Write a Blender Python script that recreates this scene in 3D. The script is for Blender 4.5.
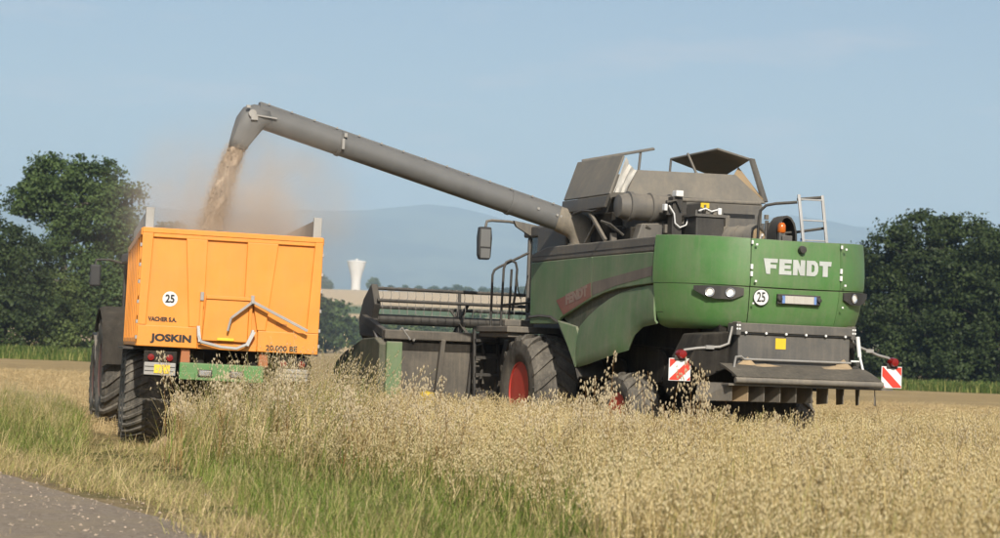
import bpy, math, random
import numpy as np
from mathutils import Vector, Matrix, Euler
R = math.radians
random.seed(7); RNG = np.random.default_rng(11)
for o in list(bpy.data.objects): bpy.data.objects.remove(o)
SC = bpy.context.scene; COL = SC.collection

# ------------------------------------------------------------------ camera
CAM_H = 1.5; FPX = 2200.0
ROLL = R(2.2); PITCH = math.atan(86 / FPX)
cd = bpy.data.cameras.new('camera'); cam = bpy.data.objects.new('camera', cd); COL.objects.link(cam)
cd.sensor_width = 36; cd.lens = FPX / 1000 * 36; cd.clip_start = 0.1; cd.clip_end = 30000
_R0 = Vector((1, 0, 0)); _U0 = Vector((0, -math.sin(PITCH), math.cos(PITCH))); _F = Vector((0, math.cos(PITCH), math.sin(PITCH)))
_X = math.cos(ROLL) * _R0 + math.sin(ROLL) * _U0; _Y = math.cos(ROLL) * _U0 - math.sin(ROLL) * _R0
cam.matrix_world = Matrix(((_X.x, _Y.x, -_F.x, 0), (_X.y, _Y.y, -_F.y, 0), (_X.z, _Y.z, -_F.z, CAM_H), (0, 0, 0, 1)))
cd.dof.use_dof = True; cd.dof.focus_distance = 32; cd.dof.aperture_fstop = 3.2
SC.camera = cam

# ------------------------------------------------------------------ sky, sun, exposure
SUN_EL = 31.0; SUN_AZ = 8.5           # degrees right of straight behind the camera
W = bpy.data.worlds.new('World'); SC.world = W; W.use_nodes = True
nt = W.node_tree; nt.nodes.clear()
sky = nt.nodes.new('ShaderNodeTexSky'); sky.sky_type = 'NISHITA'; sky.sun_disc = False
sky.sun_elevation = R(SUN_EL); sky.sun_rotation = R(180 - SUN_AZ)
sky.altitude = 300; sky.air_density = 1.0; sky.dust_density = 2.6; sky.ozone_density = 1.3
bg = nt.nodes.new('ShaderNodeBackground'); bg.inputs['Strength'].default_value = 0.086
out = nt.nodes.new('ShaderNodeOutputWorld')
# thin high cloud: wisps by direction, all round the sky
tc = nt.nodes.new('ShaderNodeTexCoord')
mp = nt.nodes.new('ShaderNodeMapping'); mp.inputs['Scale'].default_value = (8, 8, 42); mp.inputs['Location'].default_value = (2.3, 0.2, 2.7)
ns = nt.nodes.new('ShaderNodeTexNoise'); ns.inputs['Scale'].default_value = 1.0; ns.inputs['Detail'].default_value = 5; ns.inputs['Roughness'].default_value = 0.55
rp = nt.nodes.new('ShaderNodeMapRange'); rp.inputs[1].default_value = 0.54; rp.inputs[2].default_value = 0.80; rp.inputs[3].default_value = 0; rp.inputs[4].default_value = 0.6
mx = nt.nodes.new('ShaderNodeMix'); mx.data_type = 'RGBA'; mx.inputs[7].default_value = (7.2, 6.5, 6.6, 1)
nt.links.new(tc.outputs['Generated'], mp.inputs['Vector']); nt.links.new(mp.outputs[0], ns.inputs['Vector'])
nt.links.new(ns.outputs[0], rp.inputs[0]); nt.links.new(rp.outputs[0], mx.inputs[0])
nt.links.new(sky.outputs[0], mx.inputs[6]); nt.links.new(mx.outputs[2], bg.inputs['Color']); nt.links.new(bg.outputs[0], out.inputs[0])
sd = bpy.data.lights.new('sun', 'SUN'); sd.energy = 4.9; sd.angle = R(0.5); sd.color = (1.0, 0.93, 0.82)
so = bpy.data.objects.new('sun', sd); COL.objects.link(so)
_S = Vector((math.sin(R(SUN_AZ)) * math.cos(R(SUN_EL)), -math.cos(R(SUN_AZ)) * math.cos(R(SUN_EL)), math.sin(R(SUN_EL))))
so.rotation_euler = _S.to_track_quat('Z', 'Y').to_euler(); so.location = (20, -40, 40)
SC.view_settings.view_transform = 'Standard'; SC.view_settings.look = 'None'
SC.view_settings.exposure = 0.22; SC.view_settings.gamma = 1.0; SC.view_settings.use_curve_mapping = False
SC.render.engine = 'CYCLES'
CY = SC.cycles
CY.use_denoising = True; CY.use_adaptive_sampling = True; CY.adaptive_threshold = 0.02; CY.max_bounces = 6; CY.diffuse_bounces = 3; CY.glossy_bounces = 2; CY.transmission_bounces = 4
CY.transparent_max_bounces = 8; CY.volume_bounces = 3; CY.volume_max_steps = 64; CY.caustics_reflective = False; CY.caustics_refractive = False
try: CY.denoiser = 'OPENIMAGEDENOISE'
except Exception: pass

# ------------------------------------------------------------------ mesh helper
class MB:
    def __init__(s): s.V = []; s.F = []; s.C = []
    def add(s, vs, fs):
        o = len(s.V); s.C.append((o, o + len(vs), len(s.F), len(s.F) + len(fs))); s.V += [tuple(v) for v in vs]; s.F += [tuple(i + o for i in f) for f in fs]; return s
    def box(s, c, d, M=None):
        x, y, z = d[0] / 2, d[1] / 2, d[2] / 2
        vs = [Vector((a * x, b * y, e * z)) for a in (-1, 1) for b in (-1, 1) for e in (-1, 1)]
        if M is not None: vs = [M @ v for v in vs]
        c = Vector(c)
        return s.add([v + c for v in vs], [(0, 1, 3, 2), (4, 6, 7, 5), (0, 4, 5, 1), (2, 3, 7, 6), (0, 2, 6, 4), (1, 5, 7, 3)])
    def bx(s, x0, x1, y0, y1, z0, z1): return s.box(((x0 + x1) / 2, (y0 + y1) / 2, (z0 + z1) / 2), (abs(x1 - x0), abs(y1 - y0), abs(z1 - z0)))
    def bar(s, p, q, w, h, up=(0, 0, 1)):
        p, q = Vector(p), Vector(q); d = (q - p); L = d.length; d.normalize()
        u = Vector(up); sd_ = d.cross(u)
        if sd_.length < 1e-4: sd_ = d.cross(Vector((1, 0, 0)))
        sd_.normalize(); u = sd_.cross(d)
        M = Matrix((sd_, d, u)).transposed()
        return s.box((p + q) / 2, (w, L, h), M)
    def tube(s, pts, r, n=8, cap=True):
        pts = [Vector(p) for p in pts]; k = len(pts)
        rs = r if isinstance(r, (list, tuple)) else [r] * k
        up = Vector((0, 0, 1)); vs = []; fs = []; prev = None
        for i, p in enumerate(pts):
            t = (pts[min(i + 1, k - 1)] - pts[max(i - 1, 0)]).normalized()
            if prev is None:
                a = t.cross(up)
                if a.length < 1e-3: a = t.cross(Vector((1, 0, 0)))
            else:
                a = prev - t * prev.dot(t)
            a.normalize(); prev = a; b = t.cross(a)
            for j in range(n):
                an = 2 * math.pi * j / n
                vs.append(p + (a * math.cos(an) + b * math.sin(an)) * rs[i])
        for i in range(k - 1):
            for j in range(n):
                fs.append((i * n + j, i * n + (j + 1) % n, (i + 1) * n + (j + 1) % n, (i + 1) * n + j))
        if cap: fs.append(tuple(range(n - 1, -1, -1))); fs.append(tuple((k - 1) * n + j for j in range(n)))
        return s.add(vs, fs)
    def prism(s, poly, a0, a1, axis):     # poly in the two other axes (order x,y,z without axis), extruded along axis
        def mk(p, a): return {0: (a, p[0], p[1]), 1: (p[0], a, p[1]), 2: (p[0], p[1], a)}[axis]
        n = len(poly); vs = [mk(p, a0) for p in poly] + [mk(p, a1) for p in poly]
        fs = [tuple(range(n)), tuple(range(2 * n - 1, n - 1, -1))] + [(i, i + n, (i + 1) % n + n, (i + 1) % n) for i in range(n)]
        return s.add(vs, fs)
    def lathe(s, prof, c, axis=0, n=32, closed=False):   # prof: (along, radius)
        vs = []; fs = []; m = len(prof)
        for j in range(n):
            an = 2 * math.pi * j / n; ca, sa = math.cos(an), math.sin(an)
            for a, r in prof:
                v = {0: (a, r * ca, r * sa), 1: (r * ca, a, r * sa), 2: (r * ca, r * sa, a)}[axis]
                vs.append(tuple(v[k] + c[k] for k in range(3)))
        for j in range(n):
            j2 = (j + 1) % n
            for i in range(m if closed else m - 1):
                i2 = (i + 1) % m
                fs.append((j * m + i, j * m + i2, j2 * m + i2, j2 * m + i))
        if not closed:
            if prof[0][1] > 1e-5: fs.append(tuple(j * m for j in range(n)))
            if prof[-1][1] > 1e-5: fs.append(tuple(j * m + m - 1 for j in range(n - 1, -1, -1)))
        return s.add(vs, fs)
    def shell(s, G, th):                  # grid of points -> closed sheet of thickness th (inwards along minus normal)
        G = np.array(G, float); a, b = G.shape[:2]
        du = np.gradient(G, axis=0); dv = np.gradient(G, axis=1)
        N = np.cross(du, dv); N /= np.linalg.norm(N, axis=2, keepdims=True) + 1e-9
        I = G - N * th
        vs = list(map(tuple, G.reshape(-1, 3))) + list(map(tuple, I.reshape(-1, 3))); o = a * b; fs = []
        ix = lambda i, j: i * b + j
        for i in range(a - 1):
            for j in range(b - 1):
                q = (ix(i, j), ix(i + 1, j), ix(i + 1, j + 1), ix(i, j + 1)); fs.append(q); fs.append(tuple(x + o for x in reversed(q)))
        per = [ix(i, 0) for i in range(a)] + [ix(a - 1, j) for j in range(1, b)] + [ix(i, b - 1) for i in range(a - 2, -1, -1)] + [ix(0, j) for j in range(b - 2, 0, -1)]
        for k in range(len(per)):
            p, q = per[k], per[(k + 1) % len(per)]; fs.append((p, p + o, q + o, q))
        return s.add(vs, fs)
    def xf(s, M):
        s.V = [tuple(M @ Vector(v)) for v in s.V]; return s
    def mesh(s, name, mat=None, smooth=None):
        me = bpy.data.meshes.new(name); me.from_pydata(s.V, [], s.F)
        import bmesh
        bm = bmesh.new(); bm.from_mesh(me); bmesh.ops.recalc_face_normals(bm, faces=bm.faces); bm.to_mesh(me); bm.free()
        if mat: me.materials.append(mat)
        if smooth is not None:
            me.polygons.foreach_set('use_smooth', [True] * len(me.polygons)); me.set_sharp_from_angle(angle=R(smooth))
        me.update(); return me
    def build(s, name, mat=None, parent=None, smooth=None, bevel=0, seg=2, **tags):
        o = bpy.data.objects.new(name, s.mesh(name, mat, smooth)); COL.objects.link(o)
        if parent: o.parent = parent
        if bevel:
            m = o.modifiers.new('bevel', 'BEVEL'); m.width = bevel; m.segments = seg; m.limit_method = 'ANGLE'; m.angle_limit = R(40); m.harden_normals = False
        for k, v in tags.items(): o[k] = v
        return o
def each(mb, name, mat, parent, **k):
    """every shape of mb as a part of its own"""
    for v0, v1, f0, f1 in mb.C:
        m = MB(); m.V = mb.V[v0:v1]; m.F = [tuple(i - v0 for i in f) for f in mb.F[f0:f1]]; m.build(name, mat, parent, **k)
def empty(name, loc, rz=0, **tags):
    o = bpy.data.objects.new(name, None); COL.objects.link(o); o.location = loc; o.rotation_euler = (0, 0, rz)
    for k, v in tags.items(): o[k] = v
    return o
def link_mesh(name, me, parent=None, loc=None, rot=None, **tags):
    o = bpy.data.objects.new(name, me); COL.objects.link(o)
    if parent: o.parent = parent
    if loc: o.location = loc
    if rot: o.rotation_euler = rot
    for k, v in tags.items(): o[k] = v
    return o
def copy_tree(o, parent=None, **tags):
    c = o.copy(); COL.objects.link(c); c.parent = parent
    for ch in list(o.children): copy_tree(ch, c)
    for k, v in tags.items(): c[k] = v
    return c
def text(body, size, name, mat, parent, M, bold=0.0, extr=0.002, align='CENTER', sx=1.0, shear=0.0):
    cu = bpy.data.curves.new(name, 'FONT'); cu.body = body; cu.size = size; cu.offset = bold; cu.extrude = extr
    cu.align_x = align; cu.align_y = 'CENTER'; cu.shear = shear; cu.resolution_u = 3
    t = bpy.data.objects.new(name, cu); COL.objects.link(t)
    dg = bpy.context.evaluated_depsgraph_get(); me = bpy.data.meshes.new_from_object(t.evaluated_get(dg))
    bpy.data.objects.remove(t); bpy.data.curves.remove(cu)
    me.transform(M @ Matrix.Diagonal((sx, 1, 1, 1))); me.materials.clear(); me.materials.append(mat)
    return link_mesh(name, me, parent)
def face_rear(x, y, z):   # text plane that faces local -y
    return Matrix.Translation((x, y, z)) @ Matrix.Rotation(R(90), 4, 'X')
def face_left(x, y, z):   # text plane that faces local -x, reads from front (left in view) to rear
    return Matrix.Translation((x, y, z)) @ Matrix.Rotation(R(-90), 4, 'Z') @ Matrix.Rotation(R(90), 4, 'X')

# ------------------------------------------------------------------ materials
def node_mat(name):
    m = bpy.data.materials.new(name); m.use_nodes = True; t = m.node_tree; b = t.nodes['Principled BSDF']; return m, t, b
def N(t, kind, **kw):
    n = t.nodes.new(kind)
    for k, v in kw.items():
        if k.startswith('i_'):
            key = k[2:]; key = int(key) if key.isdigit() else key
            n.inputs[key].default_value = v
        else: setattr(n, k, v)
    return n
def mixc(t, fac, a, b):
    m = N(t, 'ShaderNodeMix', data_type='RGBA')
    for sock, v in ((0, fac), (6, a), (7, b)):
        if hasattr(v, 'node'): t.links.new(v, m.inputs[sock])
        else: m.inputs[sock].default_value = v if sock == 0 else (*v, 1)
    return m.outputs[2]
def noise(t, scale, detail=4, rough=0.55, vec=None, stretch=None):
    n = N(t, 'ShaderNodeTexNoise', i_Scale=scale, i_Detail=detail, i_Roughness=rough)
    tcn = N(t, 'ShaderNodeTexCoord'); v = tcn.outputs['Object'] if vec is None else vec
    if stretch:
        mpn = N(t, 'ShaderNodeMapping'); mpn.inputs['Scale'].default_value = stretch; t.links.new(v, mpn.inputs['Vector']); v = mpn.outputs[0]
    t.links.new(v, n.inputs['Vector']); return n.outputs[0]
def rng(t, v, a, b, c=0., d=1.):
    n = N(t, 'ShaderNodeMapRange', i_1=a, i_2=b, i_3=c, i_4=d); t.links.new(v, n.inputs[0]); return n.outputs[0]
def mth(t, op, a, b=None):
    n = N(t, 'ShaderNodeMath', operation=op)
    for i, v in enumerate((a, b)):
        if v is None: continue
        if hasattr(v, 'node'): t.links.new(v, n.inputs[i])
        else: n.inputs[i].default_value = v
    return n.outputs[0]
def bump(t, b, h, strength, dist):
    bn = N(t, 'ShaderNodeBump', i_Strength=strength, i_Distance=dist); t.links.new(h, bn.inputs['Height']); t.links.new(bn.outputs[0], b.inputs['Normal'])
DUST = (0.27, 0.232, 0.178)
def paint(name, col, rough=0.45, dust=0.3, top=0.5, var=0.12, metal=0.0, spec=0.5, dustcol=DUST):
    """paint or plastic with harvest dust lying on it, thicker on upward faces"""
    m, t, b = node_mat(name)
    c = mixc(t, rng(t, noise(t, 2.3, 5), 0.3, 0.7), tuple(x * (1 - var) for x in col), tuple(min(1, x * (1 + var)) for x in col))
    g = N(t, 'ShaderNodeNewGeometry'); sp = N(t, 'ShaderNodeSeparateXYZ'); t.links.new(g.outputs['Normal'], sp.inputs[0])
    up = rng(t, sp.outputs[2], 0.1, 0.95, 0, top)
    patch = mth(t, 'MULTIPLY', rng(t, noise(t, 1.7, 7, 0.65), 0.35, 0.72), dust)
    fine = mth(t, 'MULTIPLY', rng(t, noise(t, 23, 4, 0.7), 0.3, 0.8), dust * 0.5)
    streak = mth(t, 'MULTIPLY', rng(t, noise(t, 1.0, 6, .7, stretch=(14, 14, .8)), .46, .74), dust * .8)
    patch = mth(t, 'ADD', patch, streak)
    f = mth(t, 'MINIMUM', mth(t, 'ADD', mth(t, 'ADD', patch, fine), mth(t, 'MULTIPLY', up, rng(t, noise(t, 5, 5), 0.25, 0.7, 0.4, 1))), 0.92)
    t.links.new(mixc(t, f, c, dustcol), b.inputs['Base Color'])
    t.links.new(rng(t, f, 0, 0.7, rough, 0.9), b.inputs['Roughness'])
    b.inputs['Metallic'].default_value = metal; b.inputs['Specular IOR Level'].default_value = spec
    bump(t, b, noise(t, 60, 3), 0.05, 0.004)
    return m
def plain(name, col, rough=0.6, metal=0.0, emit=0, spec=0.5):
    m, t, b = node_mat(name)
    t.links.new(mixc(t, rng(t, noise(t, 8, 4), 0.3, 0.7), tuple(x * .85 for x in col), tuple(min(1, x * 1.12) for x in col)), b.inputs['Base Color'])
    b.inputs['Roughness'].default_value = rough; b.inputs['Metallic'].default_value = metal; b.inputs['Specular IOR Level'].default_value = spec
    if emit: b.inputs['Emission Color'].default_value = (*col, 1); b.inputs['Emission Strength'].default_value = emit
    return m
M_ = {}
M_['green'] = paint('green_paint', (0.070, 0.200, 0.050), 0.36, 0.24, 0.5)
M_['green_dusty'] = paint('green_paint_under_dust', (0.095, 0.195, 0.075), 0.6, 0.40, 0.6, dustcol=(.30, .275, .21))
M_['green_beam'] = paint('light_green_paint', (0.075, 0.24, 0.055), 0.5, 0.22, 0.3)
M_['greypanel'] = paint('grey_panel_paint', (0.10, 0.095, 0.085), 0.5, 0.45, 0.6)
M_['grey'] = paint('dark_grey_paint', (0.075, 0.075, 0.073), 0.5, 0.28, 0.6)
M_['auger'] = paint('auger_grey_paint', (0.118, 0.121, 0.121), 0.5, 0.14, 0.35, dustcol=(.23, .215, .185))
M_['augerdusty'] = paint('auger_dust_caked', (0.15, 0.135, 0.105), 0.7, 0.75, 0.7)
M_['tank'] = paint('tank_grey_paint', (0.108, 0.104, 0.095), 0.55, 0.34, 0.7, dustcol=(.27, .235, .18))
M_['black'] = paint('black_plastic', (0.018, 0.018, 0.018), 0.55, 0.14, 0.35)
M_['under'] = paint('undercarriage_dirt_and_shade', (0.014, 0.013, 0.012), 0.9, 0.10, 0.2, spec=0.15)  # undercarriage dirt; elsewhere also a dark stand-in for shade
M_['rubber'] = paint('tyre_rubber', (0.042, 0.040, 0.038), 0.85, 0.55, 0.35, spec=0.2, dustcol=(0.24, 0.215, 0.175))
M_['rim'] = paint('red_rim_paint', (0.60, 0.040, 0.025), 0.45, 0.18, 0.3)
M_['orange'] = paint('orange_trailer_paint', (0.78, 0.280, 0.024), 0.42, 0.10, 0.5, var=0.07, dustcol=(.52, .36, .18))
M_['orange_dark'] = paint('orange_bracket_paint', (0.42, 0.12, 0.02), 0.5, 0.25, 0.5)
M_['alu'] = paint('aluminium', (0.55, 0.55, 0.54), 0.4, 0.15, 0.3, metal=0.6)
M_['galv'] = paint('galvanised_steel', (0.36, 0.35, 0.33), 0.5, 0.2, 0.3, metal=0.3)
M_['chrome'] = plain('lamp_reflector', (0.8, 0.8, 0.8), 0.15, 0.8)
M_['white'] = paint('white_reflective', (0.78, 0.78, 0.76), 0.5, 0.06, 0.1)
M_['red'] = paint('red_reflective', (0.65, 0.045, 0.025), 0.4, 0.08, 0.1)
M_['redlamp'] = plain('red_lamp_lens', (0.22, 0.012, 0.010), 0.2)
M_['amber'] = plain('amber_lens', (0.55, 0.13, 0.015), 0.12)
M_['yellow'] = paint('yellow_sticker', (0.78, 0.55, 0.02), 0.5, 0.08, 0.2)
M_['letter'] = paint('silver_lettering', (0.52, 0.55, 0.52), 0.35, 0.08, 0.1)
M_['ink'] = plain('black_ink', (0.012, 0.012, 0.012), 0.6)
M_['faded_red'] = paint('red_decal_under_dust', (0.24, 0.075, 0.055), 0.6, 0.35, 0.2)
M_['faded_band'] = paint('grey_red_decal_under_dust', (0.125, 0.100, 0.085), 0.6, 0.40, 0.2)
M_['plateface'] = paint('number_plate_white', (0.55, 0.53, 0.48), 0.5, 0.3, 0.1)
M_['blue'] = plain('number_plate_blue', (0.14, 0.24, 0.50), 0.5)
M_['cover'] = paint('white_tank_cloth', (0.62, 0.60, 0.55), 0.9, 0.3, 0.3)
M_['chaff'] = paint('chaff_dust', (0.42, 0.30, 0.17), 0.95, 0.3, 0.2, spec=0.1)
M_['header'] = paint('header_grey_paint', (0.055, 0.051, 0.045), 0.6, 0.34, 0.5)
M_['tractor_rim'] = paint('shaded_red_rim_paint', (0.085, 0.012, 0.010), 0.7, 0.22, 0.3)  # rim red darkened: the tractor's shade is put into the colour
M_['steel_dark'] = paint('dark_steel_tine', (0.16, 0.155, 0.145), 0.5, 0.3, 0.3)
M_['divider'] = paint('dark_green_paint_with_shade', (0.035, 0.055, 0.028), 0.7, 0.35, 0.4)  # dark green carries the shade on the header's end walls
M_['mat'] = paint('rubber_mat', (0.045, 0.043, 0.040), 0.8, 0.35, 0.28, spec=.2, dustcol=(.22, .19, .145))
M_['faded_letter'] = paint('pale_decal_lettering', (0.30, 0.20, 0.165), 0.6, 0.35, 0.2)
M_['glass'] = None
g, t, b = node_mat('tinted_cab_glass'); b.inputs['Base Color'].default_value = (0.02, 0.03, 0.03, 1); b.inputs['Roughness'].default_value = 0.06; M_['glass'] = g
def mirror_mat():
    m, t, b = node_mat('mirror_housing_plastic'); b.inputs['Base Color'].default_value = (0.03, 0.03, 0.03, 1); b.inputs['Roughness'].default_value = .6; return m
# ================================================================== SETTING
def fast_mesh(name, V, F, mats, mi=None, smooth=False):
    """V (n,3), F (m,k) arrays of equal-sided faces"""
    V = np.asarray(V, np.float32); F = np.asarray(F, np.int32); k = F.shape[1]
    me = bpy.data.meshes.new(name); me.vertices.add(len(V)); me.vertices.foreach_set('co', V.ravel())
    me.loops.add(F.size); me.loops.foreach_set('vertex_index', F.ravel())
    me.polygons.add(len(F)); me.polygons.foreach_set('loop_start', np.arange(0, F.size, k, dtype=np.int32))
    for m in mats: me.materials.append(m)
    if mi is not None: me.polygons.foreach_set('material_index', np.asarray(mi, np.int32))
    if smooth: me.polygons.foreach_set('use_smooth', np.ones(len(F), bool))
    me.update(calc_edges=True); me.validate(); return me
def smoothstep(a, b, x):
    t_ = np.clip((np.asarray(x, float) - a) / (b - a), 0, 1); return t_ * t_ * (3 - 2 * t_)
# the road's edge runs through P0 in direction DV; NV points into the field
P0 = np.array([-2.1, 17.1]); DV = np.array([-0.435, 0.900]); NV = np.array([0.900, 0.435])
def road_st(x, y): return (x - P0[0]) * NV[0] + (y - P0[1]) * NV[1], (x - P0[0]) * DV[0] + (y - P0[1]) * DV[1]
PLATEAU = 50.0
def ground_z(x, y): return PLATEAU * smoothstep(520, 1850, y) + 1.6 * np.sin(np.asarray(x) / 190.) * smoothstep(500, 900, y)

# ---- ground
def make_ground():
    rad = np.concatenate([[0.01], np.geomspace(3, 11500, 74)]); na = 120
    an = np.linspace(0, 2 * np.pi, na, endpoint=False)
    X = rad[:, None] * np.cos(an); Y = rad[:, None] * np.sin(an); Z = ground_z(X, Y)
    V = np.stack([X, Y, Z], -1).reshape(-1, 3); F = []
    for i in range(len(rad) - 1):
        j = np.arange(na); j2 = (j + 1) % na
        F.append(np.stack([i * na + j, (i + 1) * na + j, (i + 1) * na + j2, i * na + j2], 1))
    m, t, b = node_mat('field_ground')
    tcn = N(t, 'ShaderNodeTexCoord'); P = tcn.outputs['Object']
    sx = N(t, 'ShaderNodeSeparateXYZ'); t.links.new(P, sx.inputs[0])
    # distance into the field from the road's edge
    s_ = mth(t, 'ADD', mth(t, 'MULTIPLY', mth(t, 'ADD', sx.outputs[0], 2.3), .900), mth(t, 'MULTIPLY', mth(t, 'ADD', sx.outputs[1], -17.), .435))
    sw = mth(t, 'ADD', s_, rng(t, noise(t, .9, 5), 0, 1, -.9, .9))
    straw = mixc(t, rng(t, noise(t, 4.5, 8, .7), .3, .7), (.34, .225, .09), (.54, .40, .19))
    straw = mixc(t, rng(t, noise(t, .55, 5, .6, stretch=(1, 2.2, 1)), .42, .68), straw, (.30, .215, .115))
    straw = mixc(t, rng(t, noise(t, .11, 3), .5, .75, 0, .45), straw, (.60, .45, .25))
    verge = mixc(t, rng(t, noise(t, 2.2, 6, .65), .4, .62), (.10, .115, .03), (.36, .27, .12))
    near = mixc(t, rng(t, sw, 3.2, 5.0), verge, straw)
    dry = mixc(t, rng(t, noise(t, 7, 6, .7), .35, .65), (.25, .175, .095), (.48, .36, .2))
    near = mixc(t, rng(t, sw, .2, 1.0), dry, near)
    # far land: strips of stubble and green
    far = mixc(t, rng(t, noise(t, .0042, 2, .5, stretch=(.35, 1, 1)), .50, .56), (.58, .42, .23), (.10, .14, .045))
    far = mixc(t, mth(t, 'MULTIPLY', rng(t, sx.outputs[1], 1180, 1260), rng(t, noise(t, .003, 2, .5), .6, .66, 1, 0)), far, (.62, .46, .27))
    t.links.new(mixc(t, rng(t, sx.outputs[1], 420, 640), near, far), b.inputs['Base Color'])
    b.inputs['Roughness'].default_value = .95; b.inputs['Specular IOR Level'].default_value = .1
    bump(t, b, noise(t, 9, 8, .75), .9, .06)
    o = link_mesh('ground', fast_mesh('ground', V, np.concatenate(F), [m], smooth=True)); o['kind'] = 'structure'
make_ground()
# ---- road, a worn chip-sealed lane with a crumbled edge
def make_road():
    ts = np.linspace(-60, 160, 441); rs = np.random.default_rng(3)
    wob = np.convolve(rs.normal(0, 1, 481), np.ones(9) / 9, 'valid')[:441] * .09 + np.convolve(rs.normal(0, 1, 443), np.ones(3) / 3, 'valid')[:441] * .035
    nw = 9; V = []; F = []
    for i, tt in enumerate(ts):
        for j in range(nw):
            s_ = wob[i] + .05 if j == 0 else -5.2 * j / (nw - 1)
            p = P0 + DV * tt + NV * s_
            V.append((p[0], p[1], .004 + .035 * math.sin(math.pi * j / (nw - 1))))
    for i in range(len(ts) - 1):
        for j in range(nw - 1): a = i * nw + j; F.append((a, a + nw, a + nw + 1, a + 1))
    m, t, b = node_mat('worn_chip_seal')
    c = mixc(t, rng(t, noise(t, 16, 7, .8), .38, .62), (.34, .262, .190), (.56, .455, .345))
    c = mixc(t, rng(t, noise(t, 45, 3, .8), .58, .70, 0, .6), c, (.58, .48, .37))
    c = mixc(t, rng(t, noise(t, 1.1, 6, .65), .46, .66, 0, .75), c, (.50, .395, .265))
    t.links.new(c, b.inputs['Base Color']); b.inputs['Roughness'].default_value = .95; b.inputs['Specular IOR Level'].default_value = .15
    bump(t, b, noise(t, 24, 6, .8), 1.0, .05)
    o = link_mesh('road', fast_mesh('road', V, F, [m], smooth=True)); o['kind'] = 'structure'
make_road()
# ---- hills on the horizon
def make_hills():
    an = np.linspace(R(-12), R(192), 260); prof = [(6300, -2.), (6900, .06), (7700, .33), (8600, .66), (9600, .93), (10080, 1.), (10700, .9), (11400, .4)]
    rs = np.random.default_rng(5); V = []; F = []
    a0 = an - np.pi / 2
    ridge = 378 + 27 * np.exp(-((a0 - .06) / .06) ** 2) + 30 * np.exp(-((a0 + .17) / .08) ** 2) + 20 * np.sin(a0 * 7.1 + 2.6) * (np.abs(a0) > .25) + 4 * np.sin(a0 * 41 + 1) + 3 * np.sin(a0 * 87) + 2 * np.sin(a0 * 191 + 2)
    ridge = ridge * 1.6
    for i, a in enumerate(an):
        for (r_, k) in prof:
            wob = 1 + .09 * math.sin(a * 40 + r_ / 500.) * (1 if 0 < k < .99 else 0)
            z = PLATEAU - 8 + (ridge[i] - PLATEAU) * k * wob if k > 0 else PLATEAU * .5
            V.append((r_ * math.cos(a), r_ * math.sin(a), z))
    n = len(prof)
    for i in range(len(an) - 1):
        for j in range(n - 1): q = i * n + j; F.append((q, q + 1, q + n + 1, q + n))
    m, t, b = node_mat('wooded_hill')
    c = mixc(t, rng(t, noise(t, .0022, 8, .62), .46, .58), (.03, .05, .03), (.10, .125, .07))
    t.links.new(c, b.inputs['Base Color']); b.inputs['Roughness'].default_value = 1; b.inputs['Specular IOR Level'].default_value = 0
    o = link_mesh('hills', fast_mesh('hills', V, F, [m], smooth=True)); o['kind'] = 'structure'
make_hills()

# ---- water tower on the plateau
def make_tower():
    D = 1840.; x = (354 - 500 + 2.5) / FPX * D; z = float(ground_z(x, D))
    tw = empty('water_tower', (x, D, z), label='white concrete water tower with flared top on the far plateau', category='water tower')
    conc = paint('pale_concrete', (.72, .70, .66), .9, .1, .1, spec=.1)
    mb = MB(); mb.lathe([(-2, 4.4), (0, 4.2), (6, 3.9), (11, 4.2), (16, 5.2), (21, 6.8), (25, 7.8)], (0, 0, 0), 2, 40); mb.build('shaft', conc, tw, smooth=40)
    mb = MB(); mb.lathe([(25, 7.85), (25.2, 8.1), (26.2, 8.1), (26.4, 7.8), (27.2, 3.6), (27.4, 1.2), (28.2, 1.1), (28.3, 0.01)], (0, 0, 0), 2, 40); mb.build('rim', conc, tw, smooth=40)
    mb = MB(); mb.bx(-1, 1, -4.5, -3.9, 0, 2.4); mb.build('door', M_['grey'], tw)
make_tower()

# ---- trees
def leaf_mat(name, a, b_, hue=.0):
    m, t, b = node_mat(name)
    oi = N(t, 'ShaderNodeNewGeometry')
    c = mixc(t, oi.outputs['Random Per Island'], a, b_)
    c = mixc(t, rng(t, noise(t, .42, 3), .42, .62, 0, .75), c, tuple(x * 1.55 for x in b_))
    t.links.new(c, b.inputs['Base Color']); b.inputs['Roughness'].default_value = .6; b.inputs['Specular IOR Level'].default_value = .25
    tr = N(t, 'ShaderNodeBsdfTranslucent'); t.links.new(c, tr.inputs[0]); ms = N(t, 'ShaderNodeMixShader', i_0=.22)
    t.links.new(b.outputs[0], ms.inputs[1]); t.links.new(tr.outputs[0], ms.inputs[2]); t.links.new(ms.outputs[0], t.nodes['Material Output'].inputs[0])
    return m
LM_A = leaf_mat('leaves_mid_green', (.030, .055, .016), (.065, .098, .028))
LM_B = leaf_mat('leaves_dark_green', (.018, .031, .009), (.038, .056, .016))
LM_C = leaf_mat('leaves_yellow_green', (.05, .075, .02), (.09, .12, .035))
BARK, _t, _b = node_mat('bark')
_t.links.new(mixc(_t, rng(_t, noise(_t, 3, 6, .7, stretch=(4, 4, 1)), .35, .65), (.07, .055, .042), (.24, .20, .16)), _b.inputs['Base Color']); _b.inputs['Roughness'].default_value = .95
bump(_t, _b, noise(_t, 6, 6, .7, stretch=(4, 4, 1)), .8, .05)
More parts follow.
